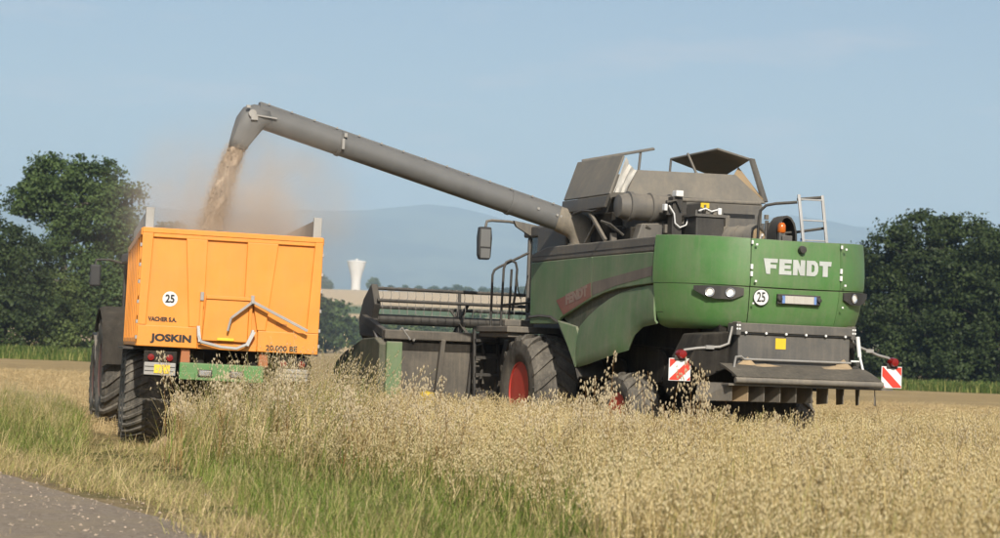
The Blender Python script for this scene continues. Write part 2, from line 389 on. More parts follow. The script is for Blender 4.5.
def crown_mesh(name, lobes, nclump, nleaf, size, mat, seed, spread=.75):
    rs = np.random.default_rng(seed); C = []; Nn = []
    vol = np.array([l[3] * l[4] * l[5] for l in lobes]) ** (2 / 3.); vol /= vol.sum()
    for l, k in zip(lobes, rs.multinomial(nclump, vol)):
        d = rs.normal(size=(k, 3)); d /= np.linalg.norm(d, axis=1, keepdims=True)
        r_ = rs.uniform(.5, 1.06, (k, 1)) ** .55
        r_ *= 1 + .16 * np.sin(d[:, :1] * 5 + seed) * np.cos(d[:, 2:] * 6 + seed * 2)
        C.append(np.array(l[:3]) + d * r_ * np.array(l[3:])); Nn.append(d)
    C = np.concatenate(C); Nn = np.concatenate(Nn)
    cl = np.repeat(np.arange(len(C)), nleaf); n = len(cl)
    csz = rs.uniform(.55, 1.35, len(C))[cl][:, None]
    off = np.clip(rs.normal(size=(n, 3)), -1.7, 1.7) * spread * csz * np.array([1, 1, .62]) * .6
    P = C[cl] + off
    nr = Nn[cl] * .55 + off * .5 + rs.normal(size=(n, 3)) * .65 + np.array([0, 0, .35]); nr /= np.linalg.norm(nr, axis=1, keepdims=True)
    a = np.cross(nr, rs.normal(size=(n, 3))); a /= np.linalg.norm(a, axis=1, keepdims=True); b_ = np.cross(nr, a)
    s_ = size * rs.uniform(.6, 1.3, (n, 1))
    V = np.stack([P - a * s_ * .5, P + b_ * s_ * .36, P + a * s_ * .5 + nr * s_ * .15, P - b_ * s_ * .36], 1).reshape(-1, 3)
    F = np.arange(n * 4).reshape(-1, 4)
    ok = V.reshape(-1, 4, 3)[:, :, 2].min(1) > .05
    return fast_mesh(name, V, F[ok], [mat])
def trunk_mb(h, r0, lobes, lean=(0, 0), seed=1, n=9):
    rs = random.Random(seed); mb = MB(); pts = []
    top = max(l[2] for l in lobes)
    for i in range(7):
        f = i / 6; pts.append((lean[0] * f + rs.uniform(-.12, .12) * (i > 0), lean[1] * f + rs.uniform(-.12, .12) * (i > 0), -.2 + (top + .2) * f))
    mb.tube(pts, [r0 * 1.35, r0, r0 * .85, r0 * .7, r0 * .5, r0 * .32, r0 * .12], n)
    for l in lobes:
        f = min(.85, max(.25, (l[2] - l[5] * .6) / top)); i = f * 6; k = int(i)
        p = Vector(pts[k]).lerp(Vector(pts[min(6, k + 1)]), i - k); q = Vector(l[:3]) + Vector((0, 0, l[5] * .35))
        mid = p.lerp(q, .5) + Vector((rs.uniform(-.3, .3), rs.uniform(-.3, .3), .25))
        mb.tube([p, mid, q], [r0 * .42, r0 * .28, r0 * .08], 6)
    return mb
def make_tree(name, loc, lobes, r0, nclump, nleaf, size, mat, seed, lean=(0, 0), spread=.75, **tags):
    e = empty(name, loc, **tags)
    trunk_mb(0, r0, lobes, lean, seed).build('trunk', BARK, e, smooth=50)
    link_mesh('crown', crown_mesh('crown', lobes, nclump, int(nleaf * 1.7), size * .74, mat, seed, spread), e); return e
def px_to(px, D): return (px - 500) / FPX * D
DT = 186.
# tall tree on the left: high crown, pale trunk showing in a gap under it
make_tree('tall_tree', (px_to(68, DT), DT, 0), [(-1.0, 0, 15.3, 2.6, 2.6, 1.7), (1.5, .5, 15.0, 2.2, 2.2, 1.8), (-2.9, 0, 14.0, 1.8, 1.8, 1.3), (4.3, 0, 13.2, 1.9, 1.9, 1.7), (-4.2, -.4, 12.9, 1.3, 1.5, .9), (2.2, -.6, 11.4, 2.8, 2.4, 1.6), (-.3, .4, 11.2, 1.7, 1.7, 1.2), (-2.6, .3, 12.4, 1.6, 1.6, 1.1), (1.2, -.2, 9.4, 2.2, 2.0, 1.4), (.3, .3, 13.0, 2.6, 2.4, 1.6), (4.9, .3, 10.2, 1.6, 1.8, 1.5), (3.6, .3, 8.2, 2.4, 2.2, 1.7), (-1.3, -1.1, 9.2, 1.0, 1.2, .7)],
          .42, 460, 44, .42, LM_A, 21, lean=(-.9, 0), label='tall broadleaf tree with a high spreading crown left of the orange trailer', category='tree', group='trees along the left field edge')
make_tree('broadleaf_tree', (px_to(8, 178), 178, 0), [(-1, 0, 8.6, 3.2, 3, 2.2), (1.6, -.4, 7.2, 2.8, 2.6, 2.1), (-2, -.6, 5.0, 3.4, 3, 2.4), (2.0, -.9, 3.9, 2.8, 2.6, 2.2), (.4, -1.2, 2.2, 3.8, 2.4, 1.7)],
          .35, 430, 42, .42, LM_B, 22, label='dense dark round tree at the left edge of the picture', category='tree', group='trees along the left field edge')
make_tree('broadleaf_tree', (px_to(98, 182), 182, 0), [(.2, 0, 6.4, 2.4, 2.2, 1.9), (-1.6, -.5, 4.6, 2.2, 2, 1.8), (1.7, -.5, 4.4, 2.3, 2, 1.9), (0, -1, 2.3, 3.4, 2, 1.8)],
          .22, 330, 40, .38, LM_A, 23, label='low bushy tree under the tall tree beside the tractor', category='tree', group='trees along the left field edge')
make_tree('broadleaf_tree', (px_to(54, 179), 179, 0), [(0, 0, 5.6, 1.7, 1.7, 1.6), (-.8, -.4, 3.8, 1.8, 1.7, 1.5), (.9, -.5, 3.4, 1.7, 1.6, 1.5), (0, -.8, 1.7, 2.2, 1.6, 1.4)],
          .18, 230, 38, .36, LM_C, 24, label='small yellowish green tree below the bare pale trunk of the tall tree', category='tree', group='trees along the left field edge')
make_tree('broadleaf_tree', (px_to(-58, 184), 184, 0), [(0, 0, 10.5, 3.2, 3, 2.6), (1.8, -.4, 7.6, 2.9, 2.7, 2.2), (-1.6, -.5, 6, 3, 2.7, 2.2), (.8, -1, 3, 3.6, 2.4, 2.2)],
          .35, 300, 40, .42, LM_B, 25, label='dark tree cut off by the left picture edge', category='tree', group='trees along the left field edge')
make_tree('broadleaf_tree', (px_to(165, 190), 190, 0), [(0, 0, 9.4, 2.8, 2.6, 2.3), (-2.2, -.4, 6.5, 2.6, 2.4, 2.1), (1.9, -.5, 6.2, 2.6, 2.4, 2.1), (0, -1, 3, 4.0, 2.2, 2.2)],
          .3, 300, 40, .42, LM_B, 26, label='dark tree standing directly behind the orange trailer', category='tree', group='trees along the left field edge')
# right: big oaks
OAK1 = [(x * 1.06, y, z * 1.08, a * 1.04, b_ * 1.04, c * 1.06) for x, y, z, a, b_, c in [(-.6, 0, 11.9, 3.2, 3, 2.3), (2.6, .3, 11.6, 2.8, 2.7, 2.2), (-3.2, 0, 10.2, 2.7, 2.5, 2.1), (4.6, -.2, 9.4, 2.6, 2.4, 2.2), (0, -.8, 8.5, 3.8, 3, 2.4), (-3.6, -.6, 6.4, 2.9, 2.6, 2.3), (3.6, -.8, 6.0, 3.2, 2.6, 2.4), (0, -1.2, 4.2, 4.2, 2.6, 2.4), (-3, -1.3, 2.4, 3.2, 2.2, 2.0), (3, -1.3, 2.3, 3.4, 2.2, 1.9)]]
make_tree('oak_tree', (px_to(932, DT), DT, 0), OAK1, .55, 700, 44, .42, LM_B, 31, label='big dark oak with a domed crown right of the combine harvester', category='tree', group='trees along the right field edge')
make_tree('oak_tree', (px_to(1003, 182), 182, 0), [(x * .9, y, z * .87, a * .92, b_ * .92, c * .9) for x, y, z, a, b_, c in OAK1], .5, 600, 44, .42, LM_B, 32, label='dark oak at the right edge of the picture', category='tree', group='trees along the right field edge')
make_tree('oak_tree', (px_to(1080, 188), 188, 0), OAK1, .5, 400, 44, .42, LM_B, 33, label='dark oak beyond the right edge of the picture', category='tree', group='trees along the right field edge')
make_tree('oak_tree', (px_to(866, 190), 190, 0), [(x * .62, y, z * .76, a * .7, b_ * .8, c * .8) for x, y, z, a, b_, c in OAK1], .4, 420, 44, .40, LM_B, 34, label='lower dark tree rising just behind the rear right corner of the combine', category='tree', group='trees along the right field edge')
make_tree('oak_tree', (px_to(965, 190), 190, 0), [(x * .7, y, z * .80, a * .75, b_ * .8, c * .8) for x, y, z, a, b_, c in OAK1], .4, 300, 44, .42, LM_B, 35, label='dark tree filling the gap between the two big oaks', category='tree', group='trees along the right field edge')
# middle distance and plateau: shared meshes
FAR = []
for k in range(4):
    lb = [(0, 0, 5.6, 2.6, 2.4, 2.0), (-2.0, -.3, 4.2, 2.2, 2, 1.7), (2.0, -.3, 3.9, 2.3, 2, 1.7), (.3 * k - .5, -.7, 2.1, 3.6, 2, 1.8)]
    lb = [(x * (.8 + .12 * k), y, z * (1.1 - .06 * k), a, b_, c) for x, y, z, a, b_, c in lb]
    FAR.append((crown_mesh('crown', lb, 130, 26, .62, (LM_A, LM_B, LM_C, LM_A)[k], 50 + k, .8), trunk_mb(0, .25, lb, (0, 0), 50 + k, 6).mesh('trunk', BARK, 50)))
def far_tree(px, D, h, k, wide=1.0, **tags):
    x = px_to(px, D); e = empty('far_tree', (x, D, float(ground_z(x, D))), random.uniform(0, 6), **tags)
    s_ = h / 7.6; e.scale = (s_ * wide, s_ * wide, s_)
    link_mesh('trunk', FAR[k][1], e); link_mesh('crown', FAR[k][0], e)
for i, (px, D, h, k, w) in enumerate([(312, 560, 15, 1, 1.1), (338, 590, 13, 0, 1.0), (288, 540, 14, 1, 1.1)]):
    far_tree(px, D, h, k, w, label=['large hazy tree just right of the orange trailer', 'hazy tree between the trailer and the harvester reel', 'hazy tree half hidden behind the right side of the orange trailer'][i], category='tree', group='hazy trees between trailer and header')
for i in range(13):
    far_tree(358 + i * 14.5 + random.uniform(-5, 5), 720 + random.uniform(-50, 60), random.uniform(6.5, 11.0), random.randrange(4), random.uniform(1, 1.5), label='hazy hedge tree seen through the harvester reel', category='tree', group='hedge trees behind the reel')
for i, px in enumerate([300, 309, 318, 330, 376, 392, 406, 419, 433, 446, 458, 471, 484, 497, 510, 522, 535]):
    far_tree(px + random.uniform(-2, 2), 1835 + random.uniform(-25, 12), 17 if i < 3 else (13 if px == 376 else random.uniform(6, 9.5)), random.randrange(4), 1.0 if i < 5 else random.uniform(1.2, 1.7), label='tiny distant tree on the skyline of the far plateau', category='tree', group='trees on the far plateau')

# ================================================================== PLANTS
def straw_mat(name, a, b_, trans=.3, big=None):
    m, t, b = node_mat(name)
    oi = N(t, 'ShaderNodeObjectInfo'); ge = N(t, 'ShaderNodeNewGeometry')
    pn = N(t, 'ShaderNodeTexNoise', i_Scale=.55, i_Detail=3); t.links.new(oi.outputs['Location'], pn.inputs['Vector'])
    c = mixc(t, mth(t, 'ADD', mth(t, 'MULTIPLY', oi.outputs['Random'], .55), rng(t, pn.outputs[0], .38, .62, 0, .45)), a, b_)
    c = mixc(t, rng(t, ge.outputs['Random Per Island'], 0, 1, 0, .6), c, tuple(min(1, x * 1.25) for x in (b_ if big is None else big)))
    t.links.new(c, b.inputs['Base Color']); b.inputs['Roughness'].default_value = .7; b.inputs['Specular IOR Level'].default_value = .2
    tr = N(t, 'ShaderNodeBsdfTranslucent'); t.links.new(c, tr.inputs[0]); ms = N(t, 'ShaderNodeMixShader', i_0=trans)
    t.links.new(b.outputs[0], ms.inputs[1]); t.links.new(tr.outputs[0], ms.inputs[2]); t.links.new(ms.outputs[0], t.nodes['Material Output'].inputs[0])
    return m
PM = dict(stem=straw_mat('ripe_stem', (.50, .37, .13), (.78, .63, .32)), spike=straw_mat('ripe_oat_husk', (.56, .42, .20), (.86, .73, .46), .35),
          leaf=straw_mat('dry_leaf', (.44, .33, .14), (.74, .60, .33)), gstem=straw_mat('greenish_stem', (.23, .25, .07), (.40, .36, .13)),
          gleaf=straw_mat('green_blade', (.095, .175, .025), (.21, .29, .055)), gleaf2=straw_mat('yellow_green_blade', (.25, .28, .08), (.46, .42, .15)),
          dspike=straw_mat('wild_oat_husk', (.48, .385, .23), (.71, .61, .42), .35), dstem=straw_mat('wild_oat_brown_stem', (.19, .10, .035), (.30, .17, .06)),
          stub=straw_mat('stubble_straw', (.45, .33, .15), (.66, .51, .28)), weed=straw_mat('weed_green', (.075, .135, .025), (.135, .195, .045)))
class Plant:
    def __init__(s): s.V = []; s.F = []; s.M = []
    def tri(s, a, b, c, m): o = len(s.V); s.V += [a, b, c]; s.F.append((o, o + 1, o + 2)); s.M.append(m)
    def ribbon(s, pts, w, m, side):
        o = len(s.V); k = len(pts)
        for i, p in enumerate(pts):
            ww = w * (1 - i / (k - 1)) ** .7 if not isinstance(w, (list, tuple)) else w[i]
            s.V += [p - side * ww / 2, p + side * ww / 2]
        for i in range(k - 1):
            a = o + 2 * i; s.F += [(a, a + 1, a + 3), (a, a + 3, a + 2)]; s.M += [m, m]
    def stem(s, pts, r, m):
        o = len(s.V); k = len(pts)
        for i, p in enumerate(pts):
            rr = r * (1 - .55 * i / (k - 1))
            for j in range(3): a = j * 2.0944; s.V.append(p + np.array([math.cos(a) * rr, math.sin(a) * rr, 0]))
        for i in range(k - 1):
            for j in range(3):
                a = o + i * 3 + j; b_ = o + i * 3 + (j + 1) % 3; s.F += [(a, b_, b_ + 3), (a, b_ + 3, a + 3)]; s.M += [m, m]
    def spikelet(s, p, d, L, w, m):
        o = len(s.V); d = d / np.linalg.norm(d); a = np.cross(d, [.3, .9, .2]); a /= np.linalg.norm(a); b_ = np.cross(d, a)
        s.V += [p, p + d * L * .4 + a * w, p + d * L * .45 + b_ * w * .7, p + d * L * .4 - a * w, p + d * L * .45 - b_ * w * .7, p + d * L]
        for i in range(4):
            j = (i + 1) % 4; s.F += [(o, o + 1 + i, o + 1 + j), (o + 5, o + 1 + j, o + 1 + i)]; s.M += [m, m]
    def mesh(s, name, mats): return fast_mesh(name, np.array(s.V), s.F, mats, s.M)
def oat(pl, rs, x, y, h, lean, mst, msp, mlf, nsp=18, spL=.026, open_=1.0, nleaf=2, r=.0022):
    az = rs.uniform(0, 6.28); d = np.array([math.cos(az), math.sin(az), 0])
    b0 = np.array([x, y, 0]); pts = []
    for i in range(6):
        f = i / 5; pts.append(b0 + d * lean * f ** 2.2 + np.array([0, 0, h * (f - .12 * lean * f ** 3)]))
    pl.stem(pts, r, mst)
    for i in range(nsp):
        f = rs.uniform(0, 1); q = .70 + .30 * f; k = q * 5; kk = min(4, int(k)); p = pts[kk] + (pts[kk + 1] - pts[kk]) * (k - kk)
        a2 = rs.uniform(0, 6.28); out_ = np.array([math.cos(a2), math.sin(a2), 0]) * rs.uniform(.02, .085) * (1.15 - f * .8) * open_
        tip = p + out_ + np.array([0, 0, rs.uniform(-.02, .035)])
        sd_ = np.cross(out_, [0, 0, 1.]); sd_ /= np.linalg.norm(sd_) + 1e-9
        pl.tri(p, tip, p + sd_ * .0016, mst)
        pl.spikelet(tip, np.array([out_[0] * 2.5, out_[1] * 2.5, -1 + rs.uniform(-.2, .25)]) + rs.normal(size=3) * .12, spL * rs.uniform(.75, 1.2), spL * .17, msp)
    for i in range(nleaf):
        z = h * rs.uniform(.1, .6); a2 = rs.uniform(0, 6.28); o = np.array([math.cos(a2), math.sin(a2), 0]); L = rs.uniform(.14, .3)
        p = b0 + np.array([0, 0, z]); sd_ = np.array([-o[1], o[0], 0])
        pl.ribbon([p, p + o * L * .35 + np.array([0, 0, L * .5]), p + o * L * .75 + np.array([0, 0, L * .45]), p + o * L + np.array([0, 0, L * .05])], .009, mlf, sd_)
def blade(pl, rs, x, y, h, w, m, bend=.5):
    a2 = rs.uniform(0, 6.28); o = np.array([math.cos(a2), math.sin(a2), 0]); sd_ = np.array([-o[1], o[0], 0]); L = h * bend * rs.uniform(.3, 1.3)
    p = np.array([x, y, 0.])
    pl.ribbon([p, p + o * L * .15 + np.array([0, 0, h * .45]), p + o * L * .5 + np.array([0, 0, h * .85]), p + o * L + np.array([0, 0, h * (1 - .25 * bend)])], w, m, sd_)
def lib(name, fn, n, mats, seed):
    c = bpy.data.collections.new(name); rs = np.random.default_rng(seed)
    for i in range(n):
        pl = Plant(); fn(pl, rs, i); c.objects.link(bpy.data.objects.new('%s_%02d' % (name, i), pl.mesh(name, mats)))
    return c
def f_oat(pl, rs, i):
    for k in range(9): oat(pl, rs, rs.normal() * .085, rs.normal() * .085, rs.uniform(.58, .88), rs.uniform(.03, .26), 0, 1, 2, nsp=9, spL=.036, open_=.55, nleaf=3, r=.003)
    for k in range(16): blade(pl, rs, rs.normal() * .11, rs.normal() * .11, rs.uniform(.45, .90), .008, (2, 0, 2, 0, 3)[k % 5], .4)
def f_oatg(pl, rs, i):
    for k in range(6): oat(pl, rs, rs.normal() * .09, rs.normal() * .09, rs.uniform(.55, .86), rs.uniform(.05, .32), 3 if k % 2 else 0, 1, 2, nsp=9, spL=.036, open_=.6, nleaf=2, r=.003)
    for k in range(14): blade(pl, rs, rs.normal() * .1, rs.normal() * .1, rs.uniform(.3, .65), .009, 4 if k % 3 else 5)
def f_tall(pl, rs, i):
    for k in range(6): oat(pl, rs, rs.normal() * .08, rs.normal() * .08, rs.uniform(.95, 1.34), rs.uniform(.2, .6), 3 if k % 3 == 0 else 0, 1, 2, nsp=10, spL=.034, open_=.8, nleaf=3, r=.003)
    for k in range(26): blade(pl, rs, rs.normal() * .1, rs.normal() * .1, rs.uniform(.4, 1.12), .010, (2, 5, 4, 5, 0, 2)[k % 6], .6)
def f_green(pl, rs, i):
    for k in range(38): blade(pl, rs, rs.normal() * .11, rs.normal() * .11, rs.uniform(.10, .42), .006, (0, 0, 1, 0, 2, 1)[k % 6] if i < 6 else (1, 2, 1)[k % 3], .9)
def f_dry(pl, rs, i):
    for k in range(34): blade(pl, rs, rs.normal() * .11, rs.normal() * .11, rs.uniform(.04, .20), .005, (0, 1, 2, 2, 1)[k % 5], 1.6)
def f_stub(pl, rs, i):
    for k in range(16): blade(pl, rs, rs.normal() * .16, rs.normal() * .16, rs.uniform(.05, .17), .008, 0, .5)
    for k in range(12):
        p = np.array([rs.normal() * .18, rs.normal() * .18, rs.uniform(.01, .09)]); a2 = rs.uniform(0, 6.28); o = np.array([math.cos(a2), math.sin(a2), rs.uniform(-.1, .3)])
        pl.ribbon([p, p + o * .1, p + o * .22], [.007, .007, .006], 0, np.array([-o[1], o[0], .3]))
def f_weed(pl, rs, i):
    for k in range(60): blade(pl, rs, rs.normal() * .35, rs.normal() * .35, rs.uniform(.5, 1.1), .05, 0 if k % 5 else 1, .6)
L_oat = lib('oat_tuft', f_oat, 8, [PM['stem'], PM['spike'], PM['leaf'], PM['gleaf2']], 1)
L_oatg = lib('oat_green_tuft', f_oatg, 6, [PM['stem'], PM['spike'], PM['leaf'], PM['gstem'], PM['gleaf'], PM['gleaf2']], 2)
L_tall = lib('tall_grass_tuft', f_tall, 6, [PM['stem'], PM['dspike'], PM['leaf'], PM['gstem'], PM['gleaf'], PM['gleaf2']], 3)
L_green = lib('green_tuft', f_green, 7, [PM['gleaf'], PM['gleaf2'], PM['leaf']], 4)
L_dry = lib('dry_tuft', f_dry, 6, [PM['stub'], PM['leaf'], PM['gleaf2']], 5)
L_stub = lib('stubble_tuft', f_stub, 5, [PM['stub']], 6)
L_weed = lib('weed_tuft', f_weed, 4, [PM['weed'], PM['gleaf2']], 7)
def scatter_group():
    ng = bpy.data.node_groups.new('scatter', 'GeometryNodeTree')
    ng.interface.new_socket('Geometry', in_out='INPUT', socket_type='NodeSocketGeometry')
    ng.interface.new_socket('Collection', in_out='INPUT', socket_type='NodeSocketCollection')
    ng.interface.new_socket('Geometry', in_out='OUTPUT', socket_type='NodeSocketGeometry')
    gi = ng.nodes.new('NodeGroupInput'); go = ng.nodes.new('NodeGroupOutput')
    ci = ng.nodes.new('GeometryNodeCollectionInfo'); ci.inputs['Separate Children'].default_value = True; ci.inputs['Reset Children'].default_value = True
    ip = ng.nodes.new('GeometryNodeInstanceOnPoints'); ip.inputs['Pick Instance'].default_value = True
    def attr(n, ty):
        a = ng.nodes.new('GeometryNodeInputNamedAttribute'); a.data_type = ty; a.inputs['Name'].default_value = n; return a.outputs[0]
    e2r = ng.nodes.new('FunctionNodeEulerToRotation')
    L = ng.links.new
    L(gi.outputs[0], ip.inputs['Points']); L(gi.outputs[1], ci.inputs['Collection']); L(ci.outputs[0], ip.inputs['Instance'])
    L(attr('idx', 'INT'), ip.inputs['Instance Index']); L(attr('rot', 'FLOAT_VECTOR'), e2r.inputs[0]); L(e2r.outputs[0], ip.inputs['Rotation'])
    L(attr('scl', 'FLOAT_VECTOR'), ip.inputs['Scale']); L(ip.outputs[0], go.inputs[0]); return ng
NG = scatter_group(); NG_ID = [i.identifier for i in NG.interface.items_tree if i.in_out == 'INPUT' and i.name == 'Collection'][0]
def scatter(name, P, coll, lo, hi, tilt, label, cat, seed, wind=(0, 0), zs=None):
    rs = np.random.default_rng(seed); n = len(P); me = bpy.data.meshes.new(name)
    V = np.zeros((n, 3), np.float32); V[:, :P.shape[1]] = P
    me.vertices.add(n); me.vertices.foreach_set('co', V.ravel())
    rot = np.zeros((n, 3), np.float32); tx = rs.normal(0, tilt, n) + wind[0]; ty = rs.normal(0, tilt, n) + wind[1]; tz = rs.uniform(0, 6.28, n)
    for i in range(n): rot[i] = (Euler((tx[i], ty[i], 0)).to_matrix() @ Matrix.Rotation(tz[i], 3, 'Z')).to_euler()
    sc_ = rs.uniform(lo, hi, n); scl = np.stack([sc_, sc_, sc_ * (1 if zs is None else zs)], 1).astype(np.float32)
    a = me.attributes.new('rot', 'FLOAT_VECTOR', 'POINT'); a.data.foreach_set('vector', rot.ravel())
    a = me.attributes.new('scl', 'FLOAT_VECTOR', 'POINT'); a.data.foreach_set('vector', scl.ravel())
    a = me.attributes.new('idx', 'INT', 'POINT'); a.data.foreach_set('value', rs.integers(0, 1000, n).astype(np.int32))
    o = link_mesh(name, me); md = o.modifiers.new('scatter', 'NODES'); md.node_group = NG; md[NG_ID] = coll
    o['kind'] = 'stuff'; o['label'] = label; o['category'] = cat; return o
def pts_in(x0, x1, y0, y1, dens, seed):
    rs = np.random.default_rng(seed); n = int((x1 - x0) * (y1 - y0) * dens); return np.stack([rs.uniform(x0, x1, n), rs.uniform(y0, y1, n)], 1), rs.uniform(0, 1, n)
def vnoise(P, sc_, seed):
    rs = np.random.default_rng(seed); v = 0
    for k in range(5):
        a = rs.uniform(0, 6.28); f = sc_ * rs.uniform(.6, 1.7); v = v + np.sin((P[:, 0] * math.cos(a) + P[:, 1] * math.sin(a)) * f + rs.uniform(0, 6.28))
    return v / 5
CO = np.array([4.15, 30.72]); CTH = R(19.9); TO = np.array([-3.82, 31.08]); TTH = R(11.0)
def loc_uv(P, O, th): d = P - O; return d[:, 0] * math.cos(th) + d[:, 1] * math.sin(th), -d[:, 0] * math.sin(th) + d[:, 1] * math.cos(th)
def in_view(P, m=2.5): return np.abs(P[:, 0]) < P[:, 1] * .235 + m
def blocked(P):
    u, v = loc_uv(P, CO, CTH); c1 = (np.abs(u) < 2.0) & (v > -.75) & (v < 12)
    c2 = (np.abs(u) < 4.1) & (v > 7.6)
    u, v = loc_uv(P, TO, TTH); c3 = (np.abs(u) < 1.75) & (v > -1.0) & (v < 9); c4 = (u < -.72) & (u > -2.6) & (v > -2.4) & (v < 14); c4 |= (u < -.66) & (u > -2.1) & (v <= -2.4) & (v > -11)
    return c1 | c2 | c3 | c4
# standing oats
P, q = pts_in(-9, 16, 6.2, 41, 19, 101); s_, t_ = road_st(P[:, 0], P[:, 1]); u, v = loc_uv(P, CO, CTH); tu, tv = loc_uv(P, TO, TTH)
edge = 2.35 - 1.35 * smoothstep(1.0, 4.6, -t_) + .40 * vnoise(P, 1.1, 1)
ok = (s_ > edge) & ~blocked(P) & in_view(P) & (np.where(u > 0, v < 5.5 + .8 * vnoise(P, .8, 2), (v < 7.0) & (P[:, 1] < 36))) & ~((tu < 1.8) & (tv > -1.2))
ok &= np.where((v > -3) & (u < -1.6) & (u > -2.6), True, True)
grn = (s_ < edge + (1.55 + .9 * vnoise(P, .9, 3) + (q - .5) * 1.6) * (1 - .75 * smoothstep(.5, 4., -t_))) | ((vnoise(P, .75, 33) > .22 + .05 * s_) & (q > .35))
zz = 1 + .13 * vnoise(P, 1.5, 41) + .07 * vnoise(P, 4.5, 42)
scatter('oat_crop', P[ok & ~grn], L_oat, .84, 1.12, .10, 'ripe beige standing oats between the road verge and the combine', 'oats', 1, wind=(.02, .06), zs=zz[ok & ~grn])
scatter('oat_fringe', P[ok & grn & (q > .3)], L_oatg, .85, 1.1, .09, 'greener thin oats and grass at the edge of the standing crop', 'oats', 2, wind=(.0, .12))
# tall seeding grass in front of the trailer
P, q = pts_in(-7, 1.5, 15, 30.2, 13, 102); s_, t_ = road_st(P[:, 0], P[:, 1]); tu, tv = loc_uv(P, TO, TTH)
ok = (s_ > 2.3 + .4 * vnoise(P, 1.3, 4)) & (s_ < 5.6 + .7 * vnoise(P, .9, 5)) & (tu > -.72 + .2 * vnoise(P, 1.2, 6)) & (tv < -.5) & (t_ > 3.2) & (P[:, 1] < 30) & (q < .85) & (P[:, 0] < -1.75 + .35 * vnoise(P, 1.4, 19))
hi = np.clip((tu + .5) / 1.2, 0, 1)
scatter('tall_grass', P[ok], L_tall, .74, 1.12, .13, 'tall pale seeding grass in front of the trailer', 'grass', 3, wind=(.0, .24), zs=(.92 + .28 * hi)[ok])
# green verge, long belt beside the road
P, q = pts_in(-16, 7, 8, 52, 34, 103); s_, t_ = road_st(P[:, 0], P[:, 1]); tu, tv = loc_uv(P, TO, TTH)
gm = 1.5 * vnoise(P, .8, 7) + .9 * vnoise(P, 2.4, 8)
wv = .45 * smoothstep(4, 9, t_)
ok = (s_ > .85 + wv + .45 * gm) & (s_ < 3.6 - 1.6 * smoothstep(1.0, 4.6, -t_) + .3 * gm) & in_view(P) & ~blocked(P) & (q < .85)
ok |= (s_ > 1.5 + .6 * gm) & (s_ < 5.6 + .8 * gm) & (t_ > 13) & (tu < -2.0) & in_view(P) & (q < .8)
scatter('verge_grass', P[ok], L_green, .6, 1.15, .12, 'green rough grass on the verge between road and crop', 'grass', 4, wind=(0, .1))
ok2 = (s_ > .10 + .22 * gm) & (s_ < 3.3) & in_view(P) & ((q > .8) | (s_ < .75 + wv + .35 * gm)) & (vnoise(P, 1.7, 28) > -.42)
ok2 |= (s_ > 3) & (s_ < 8) & (tu < -.6) & (t_ > 8) & in_view(P) & (q > .45) & ((tu < -2) | (tv < -.3))
scatter('dry_verge_grass', P[ok2], L_dry, .6, 1.35, .25, 'dry mown grass along the crumbling road edge', 'grass', 5, wind=(0, .1))
P, q = pts_in(-17, -1, 12, 56, 9, 109); s_, t_ = road_st(P[:, 0], P[:, 1]); tu, tv = loc_uv(P, TO, TTH)
ok = (s_ > 2.2 + .5 * vnoise(P, .9, 18)) & (s_ < 5.6) & (t_ > 14) & (tu < -2.1) & in_view(P) & (q < .42)
scatter('tall_verge_grass', P[ok], L_tall, .38, .62, .14, 'straggling seeding grass on the verge left of the tractor', 'grass', 12, wind=(0, .14))
# loose chippings and straw bits on the road
def f_stone(pl, rs, i):
    for k in range(5):
        c = np.array([rs.normal() * .3, rs.normal() * .3, .002]); s_ = rs.uniform(.005, .015) * np.array([rs.uniform(.8, 1.4), rs.uniform(.8, 1.4), rs.uniform(.5, .9)])
        vs = [c + np.array(v) * s_ * rs.uniform(.85, 1.15) for v in ((1, 0, 0), (0, 1, 0), (-1, 0, 0), (0, -1, 0), (0, 0, 1), (.3, .2, -.3))]
        for a, b_ in ((0, 1), (1, 2), (2, 3), (3, 0)): pl.tri(vs[a], vs[b_], vs[4], 0)
    for k in range(2):
        p = np.array([rs.normal() * .3, rs.normal() * .3, .012]); a2 = rs.uniform(0, 6.28); o = np.array([math.cos(a2), math.sin(a2), .05]); pl.ribbon([p, p + o * .05, p + o * .1], [.003, .003, .002], 1, np.array([-o[1], o[0], 0]))
PM['stone'] = straw_mat('road_chipping', (.25, .19, .14), (.44, .35, .26), .0)
L_stone = lib('chipping', f_stone, 6, [PM['stone'], PM['stub']], 9)
P, q = pts_in(-9, 2, 13, 32, 13, 111); s_, t_ = road_st(P[:, 0], P[:, 1])
P3 = np.concatenate([P, .012 + 0 * P[:, :1]], 1); ok = (s_ < .25) & (s_ > -5) & in_view(P, 1.0) & (q < 1 - .12 * np.abs(s_))
scatter('road_chippings', P3[ok], L_stone, .7, 1.5, .05, 'loose stone chippings and straw bits on the road', 'gravel', 13)
# single taller stalks that break the top of the crop
def f_stray(pl, rs, i):
    for k in range(2): oat(pl, rs, rs.normal() * .05, rs.normal() * .05, rs.uniform(.85, 1.12), rs.uniform(.05, .35), 0, 1, 2, nsp=16, spL=.036, open_=1.1, nleaf=1, r=.003)
L_stray = lib('stray_stalk', f_stray, 6, [PM['dstem'], PM['dspike'], PM['leaf']], 12)
P, q = pts_in(-5, 16, 9, 36, 2.2, 131); s_, t_ = road_st(P[:, 0], P[:, 1]); u, v = loc_uv(P, CO, CTH)
ok = (s_ > 2.2) & ~blocked(P) & in_view(P) & (v < 4) & (P[:, 0] > -3) & (q < .35 + .5 * (vnoise(P, .7, 51) > 0))
scatter('stray_oat_stalks', P[ok], L_stray, .85, 1.12, .12, 'scattered taller brown stalks rising above the oat crop', 'oats', 14, wind=(0, .1))
